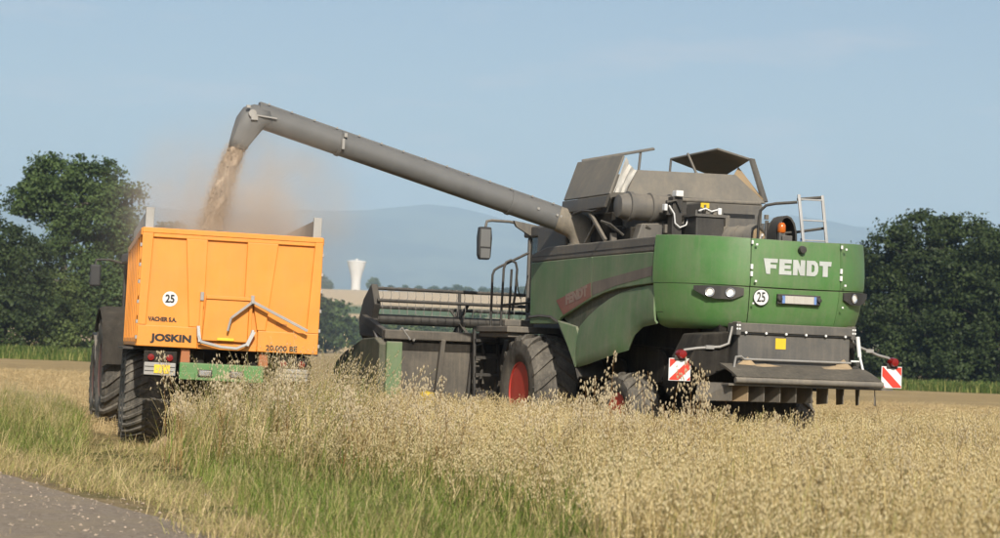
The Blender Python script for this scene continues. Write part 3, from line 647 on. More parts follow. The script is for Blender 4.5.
# stubble
P, q = pts_in(-26, 30, 22, 95, 5, 104); s_, t_ = road_st(P[:, 0], P[:, 1]); u, v = loc_uv(P, CO, CTH)
ok = (s_ > 4.2) & in_view(P, 3) & ((P[:, 1] > 38) | (P[:, 0] < -4.8) | blocked(P))
scatter('stubble', P[ok], L_stub, .8, 1.5, .1, 'short straw stubble on the harvested field', 'stubble', 6)
# weeds along the far field edges
P, q = pts_in(-62, -18, 146, 172, 1.7, 105); scatter('field_edge_weeds', P, L_weed, .55, 1.0, .1, 'green weeds along the left far field edge under the trees', 'weeds', 7)
P, q = pts_in(18, 66, 166, 182, 1.9, 106); scatter('field_edge_weeds', P, L_weed, .6, 1.05, .1, 'green grass strip along the right far field edge under the oaks', 'weeds', 8)
# wild oats that stand clear of the crop, each clump a thing
def wild_clump(px, D, h, n, label, seed, spread=.12):
    rs = np.random.default_rng(seed); st = Plant(); sp = Plant()
    e = empty('wild_oat_clump', (px_to(px, D), D, 0), label=label, category='wild oats', group='wild oat clumps in front of the machines')
    for k in range(n):
        pl = Plant(); oat(pl, rs, rs.normal() * spread, rs.normal() * spread, h * rs.uniform(.70, 1.10), rs.uniform(.05, .30), 0, 1, 0, nsp=46, spL=.042, open_=1.6, nleaf=2, r=.0035)
        for f, m in zip(pl.F, pl.M):
            T = st if m == 0 else sp; o = len(T.V); T.V += [pl.V[i] for i in f]; T.F.append((o, o + 1, o + 2)); T.M.append(0)
    link_mesh('stems', st.mesh('stems', [PM['dstem']]), e, kind='stuff'); link_mesh('spikelets', sp.mesh('spikelets', [PM['dspike']]), e, kind='stuff')
for a in [(593, 22, 1.52, 7, 'tall brown wild oats in front of the gap between the combine wheels', 1),
          (612, 23, 1.22, 6, 'shorter wild oats in front of the combine rear wheel', 2),
          (668, 22, 1.36, 7, 'wild oats below the left warning board of the combine', 3),
          (705, 23, 1.42, 7, 'wild oats right beside the left warning board of the combine', 4),
          (536, 23, 1.25, 5, 'wild oats in front of the big front wheel', 5),
          (452, 22, 1.30, 6, 'wild oats in front of the header back wall', 6),
          (408, 23, 1.30, 6, 'wild oats in front of the green header end panel', 7),
          (372, 22, 1.22, 5, 'wild oats in front of the header divider', 8),
          (236, 24, 1.52, 4, 'wild oats in front of the right lamp of the green bumper', 9),
          (186, 25, 1.38, 5, 'wild oats left of the green bumper of the trailer', 10),
          (292, 24, 1.50, 6, 'wild oats in front of the right tail lamp of the trailer', 11),
          (778, 25, 1.10, 5, 'wild oats below the straw spreader of the combine', 12)]:
    wild_clump(*a)
# ================================================================== WHEELS
def tyre_mb(Rr, w, lug, nl, rim_r, chev=.5):
    mb = MB(); h = w / 2; rc = Rr - lug
    prof = [(-h * .80, rim_r), (-h * .97, rim_r + (rc - rim_r) * .25), (-h, rim_r + (rc - rim_r) * .55), (-h * .95, rim_r + (rc - rim_r) * .85), (-h * .82, rc * .985), (-h * .4, rc), (h * .4, rc), (h * .82, rc * .985), (h * .95, rim_r + (rc - rim_r) * .85), (h, rim_r + (rc - rim_r) * .55), (h * .97, rim_r + (rc - rim_r) * .25), (h * .80, rim_r)]
    mb.lathe(prof, (0, 0, 0), 0, 48, closed=True)
    lw = 2 * math.pi * Rr / nl * .36
    for k in range(nl):
        for sgn in (-1, 1):
            a0 = 2 * math.pi * (k + (0 if sgn < 0 else .5)) / nl
            vs = []; segs = 4
            for i in range(segs + 1):
                f = i / segs; x = sgn * (h * .02 + h * .97 * f); a = a0 + chev * f * (w / 2) / Rr
                base = rc * .97 if f < .85 else rc * .86; top = Rr if f < .7 else Rr - (f - .7) / .3 * (lug * 1.3)
                for da, rr in ((-lw / 2, base), (-lw * .38, top), (lw * .38, top), (lw / 2, base)):
                    an = a + da / Rr; vs.append((x, rr * math.cos(an), rr * math.sin(an)))
            fs = [(0, 1, 2, 3), tuple(segs * 4 + j for j in (3, 2, 1, 0))]
            for i in range(segs):
                for j in range(3): q = i * 4 + j; fs.append((q, q + 1, q + 5, q + 4))
            mb.add(vs, fs)
    return mb
def rim_mb(r_, w, out=-1):
    h = w / 2 * .82; o = out
    mb = MB(); mb.lathe([(o * h, r_ * 1.02), (o * h * 1.02, r_ * .96), (o * h * .55, r_ * .90), (o * h * .05, r_ * .84), (-o * h * .05, r_ * .66), (o * h * .30, r_ * .50), (o * h * .36, r_ * .28), (o * h * .55, r_ * .24), (o * h * .55, .001)], (0, 0, 0), 0, 40)
    mb.lathe([(-o * h * .2, r_ * .9), (-o * h * .9, r_ * 1.0)], (0, 0, 0), 0, 40)
    for k in range(8): a = k * math.pi / 4; mb.tube([(o * h * .40, math.cos(a) * r_ * .38, math.sin(a) * r_ * .38), (o * h * .50, math.cos(a) * r_ * .38, math.sin(a) * r_ * .38)], .022, 6)
    return mb
def wheel(parent, loc, Rr, w, lug, nl, rim_r, out=-1, chev=.5, rim_m='rim', rub='rubber', spin=0.):
    t = tyre_mb(Rr, w, lug, nl, rim_r, chev * (1 if out < 0 else 1)).build('wheel', M_[rub], parent, smooth=35)
    t.location = loc; t.rotation_euler = (spin, 0, 0)
    rim_mb(rim_r, w, out).build('rim', M_[rim_m], t, smooth=35)
    h = w / 2 * .82 * out; mb = MB(); mb.lathe([(h * .42, .22 * rim_r), (h * .80, .25 * rim_r), (h * .95, .20 * rim_r), (h * 1.0, .001)], (0, 0, 0), 0, 24); mb.build('hub', M_['under'], t, smooth=35)
    mb = MB(); mb.lathe([(h * .99, rim_r * 1.03), (h * 1.05, rim_r * 1.03), (h * 1.05, rim_r * .97), (h * .99, rim_r * .97)], (0, 0, 0), 0, 40, closed=True); mb.build('rim_flange', M_[rim_m], t, smooth=35); return t

# ================================================================== COMBINE HARVESTER
CB = empty('combine_harvester', (CO[0], CO[1], 0), CTH, label='green combine harvester unloading grain through its long raised auger', category='combine harvester')
def cb(mb, name, mat, **k): return mb.build(name, M_[mat], CB, **k)
for (u, v, o_) in ((-1.46, 6.12, -1), (1.46, 6.12, 1)): wheel(CB, (u, v, .93), .93, .78, .055, 19, .46, o_, .85, spin=.1)
for (u, v, o_) in ((-1.27, 2.75, -1), (1.27, 2.75, 1)): wheel(CB, (u, v, .66), .66, .50, .045, 18, .34, o_, .85, spin=.3)
# undercarriage
mb = MB(); mb.bx(-1.05, 1.05, .9, 6.3, 1.15, 3.02); mb.bx(-.7, .7, 1.2, 6.6, .75, 1.2); mb.bx(-.9, .9, 5.9, 7.3, .9, 2.0); cb(mb, 'threshing_body', 'under', bevel=.03)
mb = MB(); mb.bx(-1.0, 1.0, 2.62, 2.88, .52, .82); mb.bx(-.25, .25, 2.55, 2.95, .7, 1.3); cb(mb, 'rear_axle', 'under', bevel=.02)
mb = MB(); mb.bx(-1.2, 1.2, 5.92, 6.32, .70, 1.15); cb(mb, 'front_axle', 'under', bevel=.02)
mb = MB(); mb.bx(-1.0, .99, .35, 1.0, 1.55, 2.2); mb.prism([(.5, 1.55), (1.9, 1.1), (1.9, 2.0), (.5, 2.1)], -.95, .95, 0); cb(mb, 'straw_outlet', 'under', bevel=.02)
mb = MB()
for v in (1.6, 2.05, 3.5, 4.2): mb.lathe([(-1.16, .05), (-1.16, .24), (-1.10, .24), (-1.10, .05)], (0, v, 1.45 + .2 * math.sin(v * 3)), 0, 20)
mb.bar((-1.13, 1.6, 1.68), (-1.13, 4.2, 1.75), .05, .02); mb.bar((-1.13, 1.6, 1.2), (-1.13, 4.2, 1.3), .05, .02); cb(mb, 'drive_pulleys', 'under', smooth=40)

# --- rear hood: six curved panels around the tail
def hood_plan():
    left = [(-1.62, 1.26), (-1.575, 1.06), (-1.50, .84), (-1.40, .63), (-1.27, .44), (-1.10, .27), (-.92, .14), (-.70, .05)]
    cen = [(-.70, .05), (-.35, .012), (0, 0), (.35, .012), (.70, .05)]
    return left, cen, [(-x, y) for x, y in reversed(left)]
HL, HC, HR = hood_plan()
ALLP = HL + HC[1:-1] + HR
def plan_normal(p):
    i = min(range(len(ALLP)), key=lambda k: (ALLP[k][0] - p[0]) ** 2 + (ALLP[k][1] - p[1]) ** 2)
    a = Vector(ALLP[max(0, i - 1)]); b_ = Vector(ALLP[min(len(ALLP) - 1, i + 1)]); d = (b_ - a).normalized(); return Vector((d.y, -d.x))
def hood_point(p, off): n = plan_normal(p); return (p[0] + n.x * off, p[1] + n.y * off)
def hood_panel(plan, levels, gap0, gap1, name, mat='green', tilt=None):
    pts = [Vector(p) for p in plan]
    if gap0: pts[0] = pts[0] + (pts[1] - pts[0]).normalized() * gap0
    if gap1: pts[-1] = pts[-1] + (pts[-2] - pts[-1]).normalized() * gap1
    G = []
    for p in pts:
        row = []
        for z, off in levels:
            q = hood_point(p, off); zz = z if tilt is None else z + tilt(p, z)
            row.append((q[0], q[1], zz))
        G.append(row)
    mb = MB(); mb.shell(G, .025); return mb.build(name, M_[mat], CB, smooth=50)
UPL = [(2.578, -.012), (2.584, .010), (2.64, .020), (2.80, .022), (3.0, .014), (3.20, -.006), (3.243, -.012), (3.25, -.03)]
LOL = [(2.00, -.30), (2.02, -.21), (2.05, -.14), (2.15, -.085), (2.30, -.04), (2.45, -.008), (2.562, .004), (2.568, -.015)]
tl_up = lambda p, z: (.055 * min(1, abs(p[0]) / 1.62) ** 2 if z > 3.1 else .035 * min(1, abs(p[0]) / 1.6) ** 2 if z < 2.7 else .04 * min(1, abs(p[0]) / 1.6) ** 2)
tl_lo = lambda p, z: (.05 * min(1, abs(p[0]) / 1.6) ** 2 if z > 2.4 else -.02)
hood_panel(HL, UPL, 0, .006, 'hood_corner_panel', tilt=tl_up); hood_panel(HC, UPL, .006, .006, 'tailgate_panel', tilt=tl_up); hood_panel(HR, UPL, .006, 0, 'hood_corner_panel', tilt=tl_up)
hood_panel(HL, LOL, 0, .006, 'lower_hood_panel', tilt=tl_lo); hood_panel(HC, LOL, .006, .006, 'lower_hood_panel', tilt=tl_lo); hood_panel(HR, LOL, .006, 0, 'lower_hood_panel', tilt=tl_lo)
mb = MB(); mb.prism([(x * .97, y + .07) for x, y in ALLP], 2.2, 3.1, 2); cb(mb, 'inner_hood', 'under')
# hinges and catches on the tailgate seams
mb = MB()
for u in (-.70, .70):
    for w in (2.86, 2.76): mb.box((u, .02 - .01, w), (.035, .03, .07))
    for w in (3.17, 2.66): mb.box((u + .05, -.03, w), (.03, .02, .03))
    mb.box((u, .01, 3.2), (.03, .02, .05)); mb.box((u + .03, -.01, 2.35), (.025, .02, .025))
each(mb, 'tailgate_catch', M_['white'], CB, bevel=.004)
mb = MB(); mb.lathe([(-.085, .001), (-.08, .05), (-.03, .06), (-.03, .001)], (.05, 0, 3.13), 1, 16); cb(mb, 'tailgate_lock', 'black', smooth=40)
# maker's lettering, block capitals on the tailgate
def block_letters(x0, z0, w, h, y, names='FENDT'):
    gap = w * .022; lw = (w - gap * 4) / 5; s_ = .43
    for i, ch in enumerate(names):
        a = x0 + i * (lw + gap); mb = MB(); st = lw * s_; sv = h * .27
        def rect(xa, xb, za, zb): mb.bx(a + xa * lw, a + xb * lw, y - .006, y, z0 + za * h, z0 + zb * h)
        if ch == 'F': mb.prism([(a - .12 * lw, z0 + h), (a + lw, z0 + h), (a + lw, z0 + .74 * h), (a + s_ * lw, z0 + .74 * h), (a + s_ * lw, z0 + .62 * h), (a + .9 * lw, z0 + .62 * h), (a + .9 * lw, z0 + .36 * h), (a + s_ * lw, z0 + .38 * h), (a + s_ * lw, z0), (a + .12 * lw, z0)], y - .006, y, 1)
        if ch == 'E': mb.prism([(a + p * lw, z0 + q * h) for p, q in ((0, 0), (1, 0), (1, .26), (s_, .26), (s_, .38), (.92, .38), (.92, .62), (s_, .62), (s_, .74), (1, .74), (1, 1), (0, 1))], y - .006, y, 1)
        if ch == 'N': mb.prism([(a + p * lw, z0 + q * h) for p, q in ((0, 0), (.38, 0), (.38, .46), (.62, 0), (1, 0), (1, 1), (.62, 1), (.62, .54), (.38, 1), (0, 1))], y - .006, y, 1)
        if ch == 'D':
            o_ = [(0, 0), (.7, 0), (.92, .14), (1, .36), (1, .64), (.92, .86), (.7, 1), (0, 1)]; i_ = [(s_, .26), (.58, .26), (.68, .36), (.68, .64), (.58, .74), (s_, .74)]
            mb.prism([(a + p * lw, z0 + q * h) for p, q in [(0, 0), (.7, 0), (.92, .14), (1, .36), (1, .5), (.68, .5), (.68, .36), (.58, .26), (s_, .26), (s_, .5), (0, .5)]], y - .006, y, 1)
            mb.prism([(a + p * lw, z0 + q * h) for p, q in [(0, .5), (s_, .5), (s_, .74), (.58, .74), (.68, .64), (.68, .5), (1, .5), (1, .64), (.92, .86), (.7, 1), (0, 1)]], y - .0061, y - .0001, 1)
        if ch == 'T': mb.prism([(a + p * lw, z0 + q * h) for p, q in ((-.03, 1), (-.03, .70), (.28, .70), (.28, 0), (.72, 0), (.72, .70), (1.0, .70), (1.04, 1))], y - .006, y, 1)
        xc = a + lw / 2; mb.xf(Matrix.Translation((xc, .102 * xc * xc, 0)) @ Matrix.Rotation(math.atan(.204 * xc), 4, 'Z') @ Matrix.Translation((-xc, 0, 0)))
        cb(mb, 'letter', 'letter')
block_letters(-.50, 2.77, 1.03, .215, -.0235)
# speed roundel
RD = Matrix.Translation((-.53, .030, 2.44)) @ Matrix.Rotation(math.atan(-.11), 4, 'Z')
mb = MB(); mb.lathe([(-.004, .001), (-.004, .115), (0, .115)], (0, 0, 0), 1, 40); mb.xf(RD); cb(mb, 'speed_roundel', 'white')
mb = MB(); mb.lathe([(-.0055, .107), (-.0055, .117), (-.001, .117), (-.001, .107)], (0, -.001, 0), 1, 40, closed=True); mb.xf(RD); cb(mb, 'roundel_ring', 'ink')
text('25', .19, 'roundel_digits', M_['ink'], CB, RD @ face_rear(0, -.007, -.003), bold=.003, sx=.68)
# number plate with lamps at both ends
mb = MB(); mb.bx(-.30, .37, -.035, .02, 2.36, 2.50); cb(mb, 'plate_holder', 'black', bevel=.01)
mb = MB(); mb.bx(-.19, .26, -.041, -.035, 2.372, 2.478); cb(mb, 'number_plate', 'plateface')
mb = MB(); mb.bx(-.235, -.192, -.041, -.035, 2.372, 2.478); mb.bx(.262, .30, -.041, -.035, 2.372, 2.478); each(mb, 'plate_band', M_['blue'], CB)
mb = MB()
for u in (-.275, .34): mb.lathe([(-.075, .001), (-.07, .03), (-.035, .035), (-.035, .001)], (u, 0, 2.43), 1, 14)
each(mb, 'plate_lamp', M_['black'], CB, smooth=40)
# rear lamp clusters set in the lower hood corners
def lamp_cluster(sgn):
    arc = [p for p in HL if -1.40 < p[0] < -.70] + [(-.74, .055)]
    arc = [(-1.36, .46), (-1.25, .34), (-1.13, .24), (-.92, .12), (-.78, .07)]
    lo = [2.50, 2.42, 2.385, 2.385, 2.45]; hi = [2.56, 2.565, 2.567, 2.565, 2.55]
    G = []
    for p, a, b_ in zip(arc, lo, hi):
        row = []
        for f in (0, .5, 1):
            q = hood_point(p, .014); row.append((sgn * q[0] * -1, q[1], a + (b_ - a) * f + .02 * abs(p[0]) / 1.6))
        G.append(row)
    mb = MB(); mb.shell(G if sgn < 0 else G[::-1], .02); h = cb(mb, 'lamp_bezel', 'black', smooth=50)
    for p in ((-1.19, .285), (-.95, .135)) if sgn < 0 else ((-1.40, .63), (-.98, .155)):
        q = hood_point(p, .02); n = plan_normal(p); mb = MB()
        mb.lathe([(0, .001), (.002, .055), (.010, .068), (.014, .062), (.006, .05)], (0, 0, 0), 1, 20)
        mb2 = MB(); mb2.lathe([(.013, .001), (.010, .044), (.003, .044)], (0, 0, 0), 1, 20)
        an = math.atan2(n.x, n.y) * -1
        for m2, nm, mt in ((mb, 'lamp', 'chrome'), (mb2, 'lens', 'white')):
            m2.xf(Matrix.Rotation(an, 4, 'Z')); o = m2.build(nm, M_[mt], h, smooth=50); o.location = (q[0] * -sgn, q[1], 2.487)
            if sgn > 0: o.rotation_euler = (0, 0, -2 * an)
    return h
lamp_cluster(-1); lamp_cluster(1)

# --- left and right side panels (the left one is seen)
def side_panel(poly, x0, x1, name, mat, sgn, **k):
    mb = MB(); mb.prism(poly, sgn * x0, sgn * x1, 0); return cb(mb, name, mat, **k)
for sg in (-1, 1):
    side_panel([(1.29, 3.07), (6.28, 3.04), (6.30, 3.16), (5.6, 3.27), (1.29, 3.285)], 1.50, 1.605, 'upper_side_strip', 'greypanel', sg, bevel=.02)
    side_panel([(1.29, 3.155), (6.28, 3.115), (6.28, 3.125), (1.29, 3.165)], 1.6, 1.612, 'strip_moulding', 'black', sg)
    side_panel([(6.24, 3.03), (3.62, 3.055), (3.57, 2.415), (4.2, 2.27), (4.85, 2.12), (5.0, 2.03), (6.2, 2.03)], 1.56, 1.615, 'side_panel', 'green_dusty', sg, bevel=.012)
    side_panel([(3.60, 3.055), (1.31, 3.06), (1.27, 2.61), (1.9, 2.585), (2.6, 2.55), (3.1, 2.49), (3.55, 2.415)], 1.56, 1.618, 'side_panel', 'green_dusty', sg, bevel=.012)
    side_panel([(4.88, 2.14), (3.5, 2.46), (2.6, 2.58), (1.3, 2.63), (1.3, 2.4), (3.0, 2.05), (4.2, 1.85)], 1.40, 1.555, 'side_recess', 'divider', sg)
    # rear wheel fender, flared at the bottom
    top = [(4.10, 1.99), (3.75, 2.15), (3.35, 2.29), (2.95, 2.405), (2.5, 2.495), (2.0, 2.55), (1.6, 2.575), (1.27, 2.585)]
    bot = [(4.02, 1.36), (3.6, 1.415), (3.05, 1.50), (2.55, 1.585), (2.26, 1.64), (2.06, 1.86), (1.75, 1.985), (1.27, 2.03)]
    G = []
    for (a, b_), (c, d) in zip(top, bot):
        row = []
        for f in (0, .15, .35, .6, .8, .92, 1):
            bul = .03 * math.sin(f * math.pi * .9) + (.05 * f if c > 2.3 else -.02 * f)
            row.append((sg * (1.585 + bul - (.03 if f == 1 else 0)), a + (c - a) * f, b_ + (d - b_) * f))
        G.append(row)
    mb = MB(); mb.shell(G if sg > 0 else G[::-1], .03); cb(mb, 'rear_fender', 'green_dusty', smooth=60)
    mb = MB()
    A = [(sg * 1.65, 4.90, 2.08), (sg * 1.60, 4.22, 1.99), (sg * 1.60, 3.86, 1.60), (sg * 1.66, 4.06, 1.35), (sg * 1.66, 4.42, 1.70)]
    mb.add(A + [(p[0] - sg * .12, p[1] + .05, p[2]) for p in A], [(0, 1, 2, 3, 4), (9, 8, 7, 6, 5)] + [(i, i + 5, (i + 1) % 5 + 5, (i + 1) % 5) for i in range(5)]); cb(mb, 'fender_wedge', 'green_dusty', bevel=.015)
    # front mudguard: an arched rubber-edged strip over the drive wheel
    arc = [(3.98, 1.22), (4.12, 1.42), (4.5, 1.76), (4.95, 2.09), (5.25, 2.17), (5.75, 2.19), (6.25, 2.17)]
    G = [[(sg * x, v, w - (.04 if x > 1.62 else 0)) for x in (.85, 1.2, 1.5, 1.61, 1.635)] for v, w in arc]
    mb = MB(); mb.shell(G if sg < 0 else G[::-1], .05); cb(mb, 'front_mudguard', 'black', smooth=40)
    mb = MB(); mb.prism([(5.05, 3.08), (6.30, 3.05), (6.30, 3.62), (5.6, 3.66), (5.05, 3.5)], sg * 1.2, sg * 1.5, 0); cb(mb, 'tank_side_wall', 'grey', bevel=.02)
# faded decal on the left side
mb = MB(); mb.prism([(5.05, 2.40), (3.63, 2.66), (3.60, 2.44), (4.72, 2.17)], -1.619, -1.616, 0); cb(mb, 'red_decal', 'faded_red')
mb = MB(); mb.prism([(3.57, 2.66), (1.31, 2.86), (1.29, 2.72), (2.6, 2.60), (3.55, 2.46)], -1.622, -1.619, 0); cb(mb, 'band_decal', 'faded_band')
text('FENDT', .21, 'decal_lettering', M_['faded_letter'], CB, face_left(-1.6215, 4.2, 2.465) @ Matrix.Rotation(R(9), 4, 'Z'), bold=.012, extr=.001, sx=1.35)

# --- deck behind the tank
mb = MB(); mb.prism([(x * .98, y + .06) for x, y in ALLP] + [(1.5, 6.2), (-1.5, 6.2)], 3.0, 3.12, 2); cb(mb, 'engine_deck', 'under')
mb = MB(); mb.bx(-1.17, 1.17, 3.45, 5.5, 3.12, 4.02); cb(mb, 'grain_tank', 'tank', bevel=.03)
# sloping tank extension (rear wall and right wall), hollow
def quad_plate(pts, th, name, mat, parent=None, **k):
    p = [Vector(q) for q in pts]; n = (p[1] - p[0]).cross(p[3] - p[0]).normalized() * th
    mb = MB(); mb.add(p + [q + n for q in p], [(0, 1, 2, 3), (7, 6, 5, 4), (0, 4, 5, 1), (1, 5, 6, 2), (2, 6, 7, 3), (3, 7, 4, 0)]); return mb.build(name, M_[mat], parent or CB, **k)
quad_plate([(-1.18, 3.44, 4.02), (1.20, 3.44, 4.02), (.74, 3.62, 4.45), (-.93, 3.62, 4.42)], .03, 'tank_rear_extension', 'tank', bevel=.008)
quad_plate([(1.19, 3.45, 4.02), (1.19, 5.4, 4.02), (.78, 5.2, 4.5), (.74, 3.63, 4.45)], .03, 'tank_side_extension', 'augerdusty', bevel=.008)
quad_plate([(-1.18, 5.45, 4.02), (1.19, 5.45, 4.02), (.9, 5.3, 4.5), (-.95, 5.3, 4.5)], .03, 'tank_front_extension', 'tank', bevel=.008)
# left flap standing up, its folded cloth, and the lid above it
quad_plate([(-1.50, 5.12, 3.99), (-1.50, 3.24, 3.99), (-1.17, 3.52, 4.62), (-1.17, 5.40, 4.64)], .035, 'tank_flap', 'tank', bevel=.01)
quad_plate([(-1.52, 5.10, 3.78), (-1.52, 3.34, 3.80), (-1.50, 3.24, 3.98), (-1.50, 5.12, 3.98)], .05, 'flap_hinge_rail', 'grey', bevel=.01)
GA = [(-1.165, 3.51, 4.60), (-1.30, 3.40, 4.34), (-1.40, 3.31, 4.14), (-1.45, 3.27, 4.03)]; GB = [(-.93, 3.60, 4.42), (-1.02, 3.55, 4.29), (-1.11, 3.50, 4.15), (-1.17, 3.44, 4.05)]
mb = MB(); mb.shell([[tuple(Vector(a).lerp(Vector(b_), f) + Vector((0, -.03 * math.sin(f * 15 + k) - .02, -.05 * math.sin(f * math.pi) * (k == 0)))) for f in (0, .15, .3, .45, .6, .75, .9, 1)] for k, (a, b_) in enumerate(zip(GA, GB))], .008); cb(mb, 'cloth_gusset', 'cover', smooth=70)
quad_plate([(-1.16, 5.30, 4.645), (.11, 5.30, 4.93), (.19, 5.52, 4.965), (-1.08, 5.52, 4.68)], .035, 'tank_lid', 'grey', bevel=.01)
mb = MB(); mb.tube([(-.22, 5.2, 4.45), (-.12, 5.35, 4.90)], .022, 8); cb(mb, 'lid_strut', 'grey', smooth=40)
quad_plate([(.24, 5.0, 4.76), (.37, 3.50, 4.82), (.97, 3.55, 4.70), (1.15, 5.0, 4.50)], .035, 'tank_lid', 'tank', bevel=.01)
quad_plate([(.92, 3.52, 4.72), (1.16, 3.50, 4.05), (1.27, 3.56, 4.05), (1.03, 3.60, 4.72)], .05, 'lid_side_frame', 'grey', bevel=.01)
quad_plate([(.74, 3.66, 4.45), (1.17, 3.47, 4.08), (1.24, 3.9, 4.1), (.93, 3.9, 4.60)], .02, 'lid_gusset', 'chaff')
mb = MB(); mb.tube([(.16, 3.75, 4.42), (.10, 4.0, 4.78)], .02, 8); mb.tube([(.20, 4.9, 4.42), (.22, 4.9, 4.75)], .02, 8); each(mb, 'lid_strut', M_['grey'], CB, smooth=40)
# dark mechanism under the left flap
mb = MB(); mb.bx(-1.36, -1.18, 3.5, 4.35, 3.1, 3.75); mb.bx(-1.3, -.75, 2.9, 3.44, 3.12, 3.5); each(mb, 'unloading_drive', M_['under'], CB, bevel=.02)
mb = MB(); mb.bar((-1.54, 4.0, 3.78), (-1.54, 3.3, 3.30), .05, .05); mb.bar((-1.50, 4.2, 3.3), (-1.50, 3.8, 3.6), .04, .04); each(mb, 'flap_arm', M_['greypanel'], CB, bevel=.005)
mb = MB(); mb.tube([(-1.55, 4.6, 3.76), (-1.56, 4.2, 3.79), (-1.55, 3.8, 3.76), (-1.52, 3.5, 3.80)], .025, 6); mb.tube([(-1.1, 2.9, 3.2), (-1.02, 2.85, 3.35), (-.9, 2.82, 3.55), (-.7, 2.8, 3.62)], .04, 8); each(mb, 'hydraulic_hose', M_['black'], CB, smooth=50)
# clutter round the tank foot: pipes, brackets, hose runs
rq = random.Random(5)
mb = MB()
for k in range(9):
    a = Vector((rq.uniform(-1.5, -.6), rq.uniform(2.6, 3.4), rq.uniform(3.15, 3.5))); b_ = a + Vector((rq.uniform(-.35, .35), rq.uniform(-.2, .2), rq.uniform(.1, .4))); mb.tube([a, (a + b_) / 2 + Vector((rq.uniform(-.08, .08), 0, rq.uniform(-.05, .08))), b_], rq.uniform(.012, .03), 6)
each(mb, 'deck_hose', M_['black'], CB, smooth=50)
mb = MB()
for k in range(7):
    c = (rq.uniform(-1.45, -.75), rq.uniform(2.6, 3.3), rq.uniform(3.18, 3.5)); mb.box(c, (rq.uniform(.05, .16), rq.uniform(.05, .12), rq.uniform(.05, .18)))
for c in ((.58, 2.15, 3.72), (.72, 2.1, 3.66), (.84, 2.05, 3.58), (-.45, 2.04, 3.73), (-.33, 2.04, 3.72)): mb.box(c, (.06, .05, .07))
each(mb, 'deck_bracket', M_['greypanel'], CB, bevel=.006)
# air intake drum
mb = MB(); mb.lathe([(-1.56, .10), (-1.54, .17), (-1.40, .20), (-1.39, .23), (-1.33, .23), (-1.32, .20), (-1.05, .20), (-1.04, .225), (-.98, .225), (-.97, .20), (-.72, .20), (-.71, .225), (-.65, .225), (-.64, .20), (-.50, .20), (-.48, .16)], (0, 2.86, 3.80), 0, 28); cb(mb, 'air_intake_drum', 'grey', smooth=35)
mb = MB(); mb.prism([(-1.34, 3.12), (-.45, 3.12), (-.40, 3.60), (-1.2, 3.55)], 2.72, 3.0, 1); cb(mb, 'intake_support', 'grey', bevel=.02)
# engine box, rear cover, rail, wiring
mb = MB(); mb.bx(-.62, -.16, 2.05, 2.5, 3.1, 3.66); cb(mb, 'battery_box', 'black', bevel=.02)
mb = MB(); mb.bx(-.65, -.13, 2.02, 2.53, 3.66, 3.70)
for k in range(7): mb.tube([(-.6 + k * .07, 2.1, 3.70), (-.6 + k * .07, 2.1, 3.76 + .04 * (k % 3))], .018, 6)
cb(mb, 'battery_lid', 'grey', smooth=40)
mb = MB(); mb.bx(-.16, .78, 2.75, 3.44, 3.12, 3.95); cb(mb, 'engine_cover', 'grey', bevel=.03)
mb = MB(); mb.bx(-.02, .05, 2.3, 2.6, 3.12, 3.72); mb.bx(-.12, .1, 2.3, 2.4, 3.35, 3.40); cb(mb, 'cover_post', 'greypanel', bevel=.008)
mb = MB(); mb.tube([(-.68, 2.45, 3.92), (.62, 2.45, 3.94)], .03, 10); cb(mb, 'deck_pipe', 'greypanel', smooth=40)
mb = MB(); mb.bx(-.24, -.10, 2.72, 2.74, 3.84, 3.95); cb(mb, 'warning_sticker', 'yellow')
mb = MB(); mb.bx(-.82, -.70, 2.35, 2.5, 3.96, 4.05); mb.bx(-.98, -.93, 2.4, 2.5, 3.74, 3.84); mb.bx(-.28, -.22, 2.02, 2.06, 3.7, 3.80); each(mb, 'camera_box', M_['white'], CB, bevel=.01)
mb = MB(); mb.bx(-.84, -.68, 2.42, 2.6, 3.1, 3.96); mb.bx(-.92, -.60, 2.45, 2.52, 3.68, 3.9); mb.tube([(-.95, 2.4, 3.86), (-.8, 2.38, 3.9), (-.72, 2.38, 3.75)], .02, 6); cb(mb, 'deck_post', 'black', bevel=.008)
mb = MB(); mb.tube([(-.92, 2.38, 3.82), (-.84, 2.36, 3.70), (-.82, 2.36, 3.56), (-.74, 2.36, 3.50), (-.64, 2.36, 3.54), (-.60, 2.36, 3.66)], .011, 6); mb.tube([(-.6, 2.02, 3.74), (-.5, 2.0, 3.78), (-.4, 2.0, 3.74), (-.3, 2.0, 3.77)], .012, 6); each(mb, 'white_cable', M_['white'], CB, smooth=50)
# rotary screen lying on the deck
mb = MB(); c0 = Vector((-.12, 2.3, 3.36)); c1 = Vector((.24, 1.72, 3.36)); d = (c1 - c0)
for f0, f1, r_ in ((0, .22, .185), (.22, .28, .20), (.28, .5, .185), (.5, .56, .20), (.56, .8, .19), (.8, 1., .215)): mb.tube([c0 + d * f0, c0 + d * f1], r_, 26)
cb(mb, 'rotary_screen', 'tank', smooth=35)
mb = MB(); mb.tube([c1, c1 + d.normalized() * .012], .17, 26); cb(mb, 'screen_face', 'chaff')
mb = MB(); mb.bar(c1 + Vector((-.03, -.03, -.09)) + d.normalized() * .02, c1 + Vector((.03, -.03, .07)) + d.normalized() * .02, .05, .02); cb(mb, 'screen_tag', 'white')
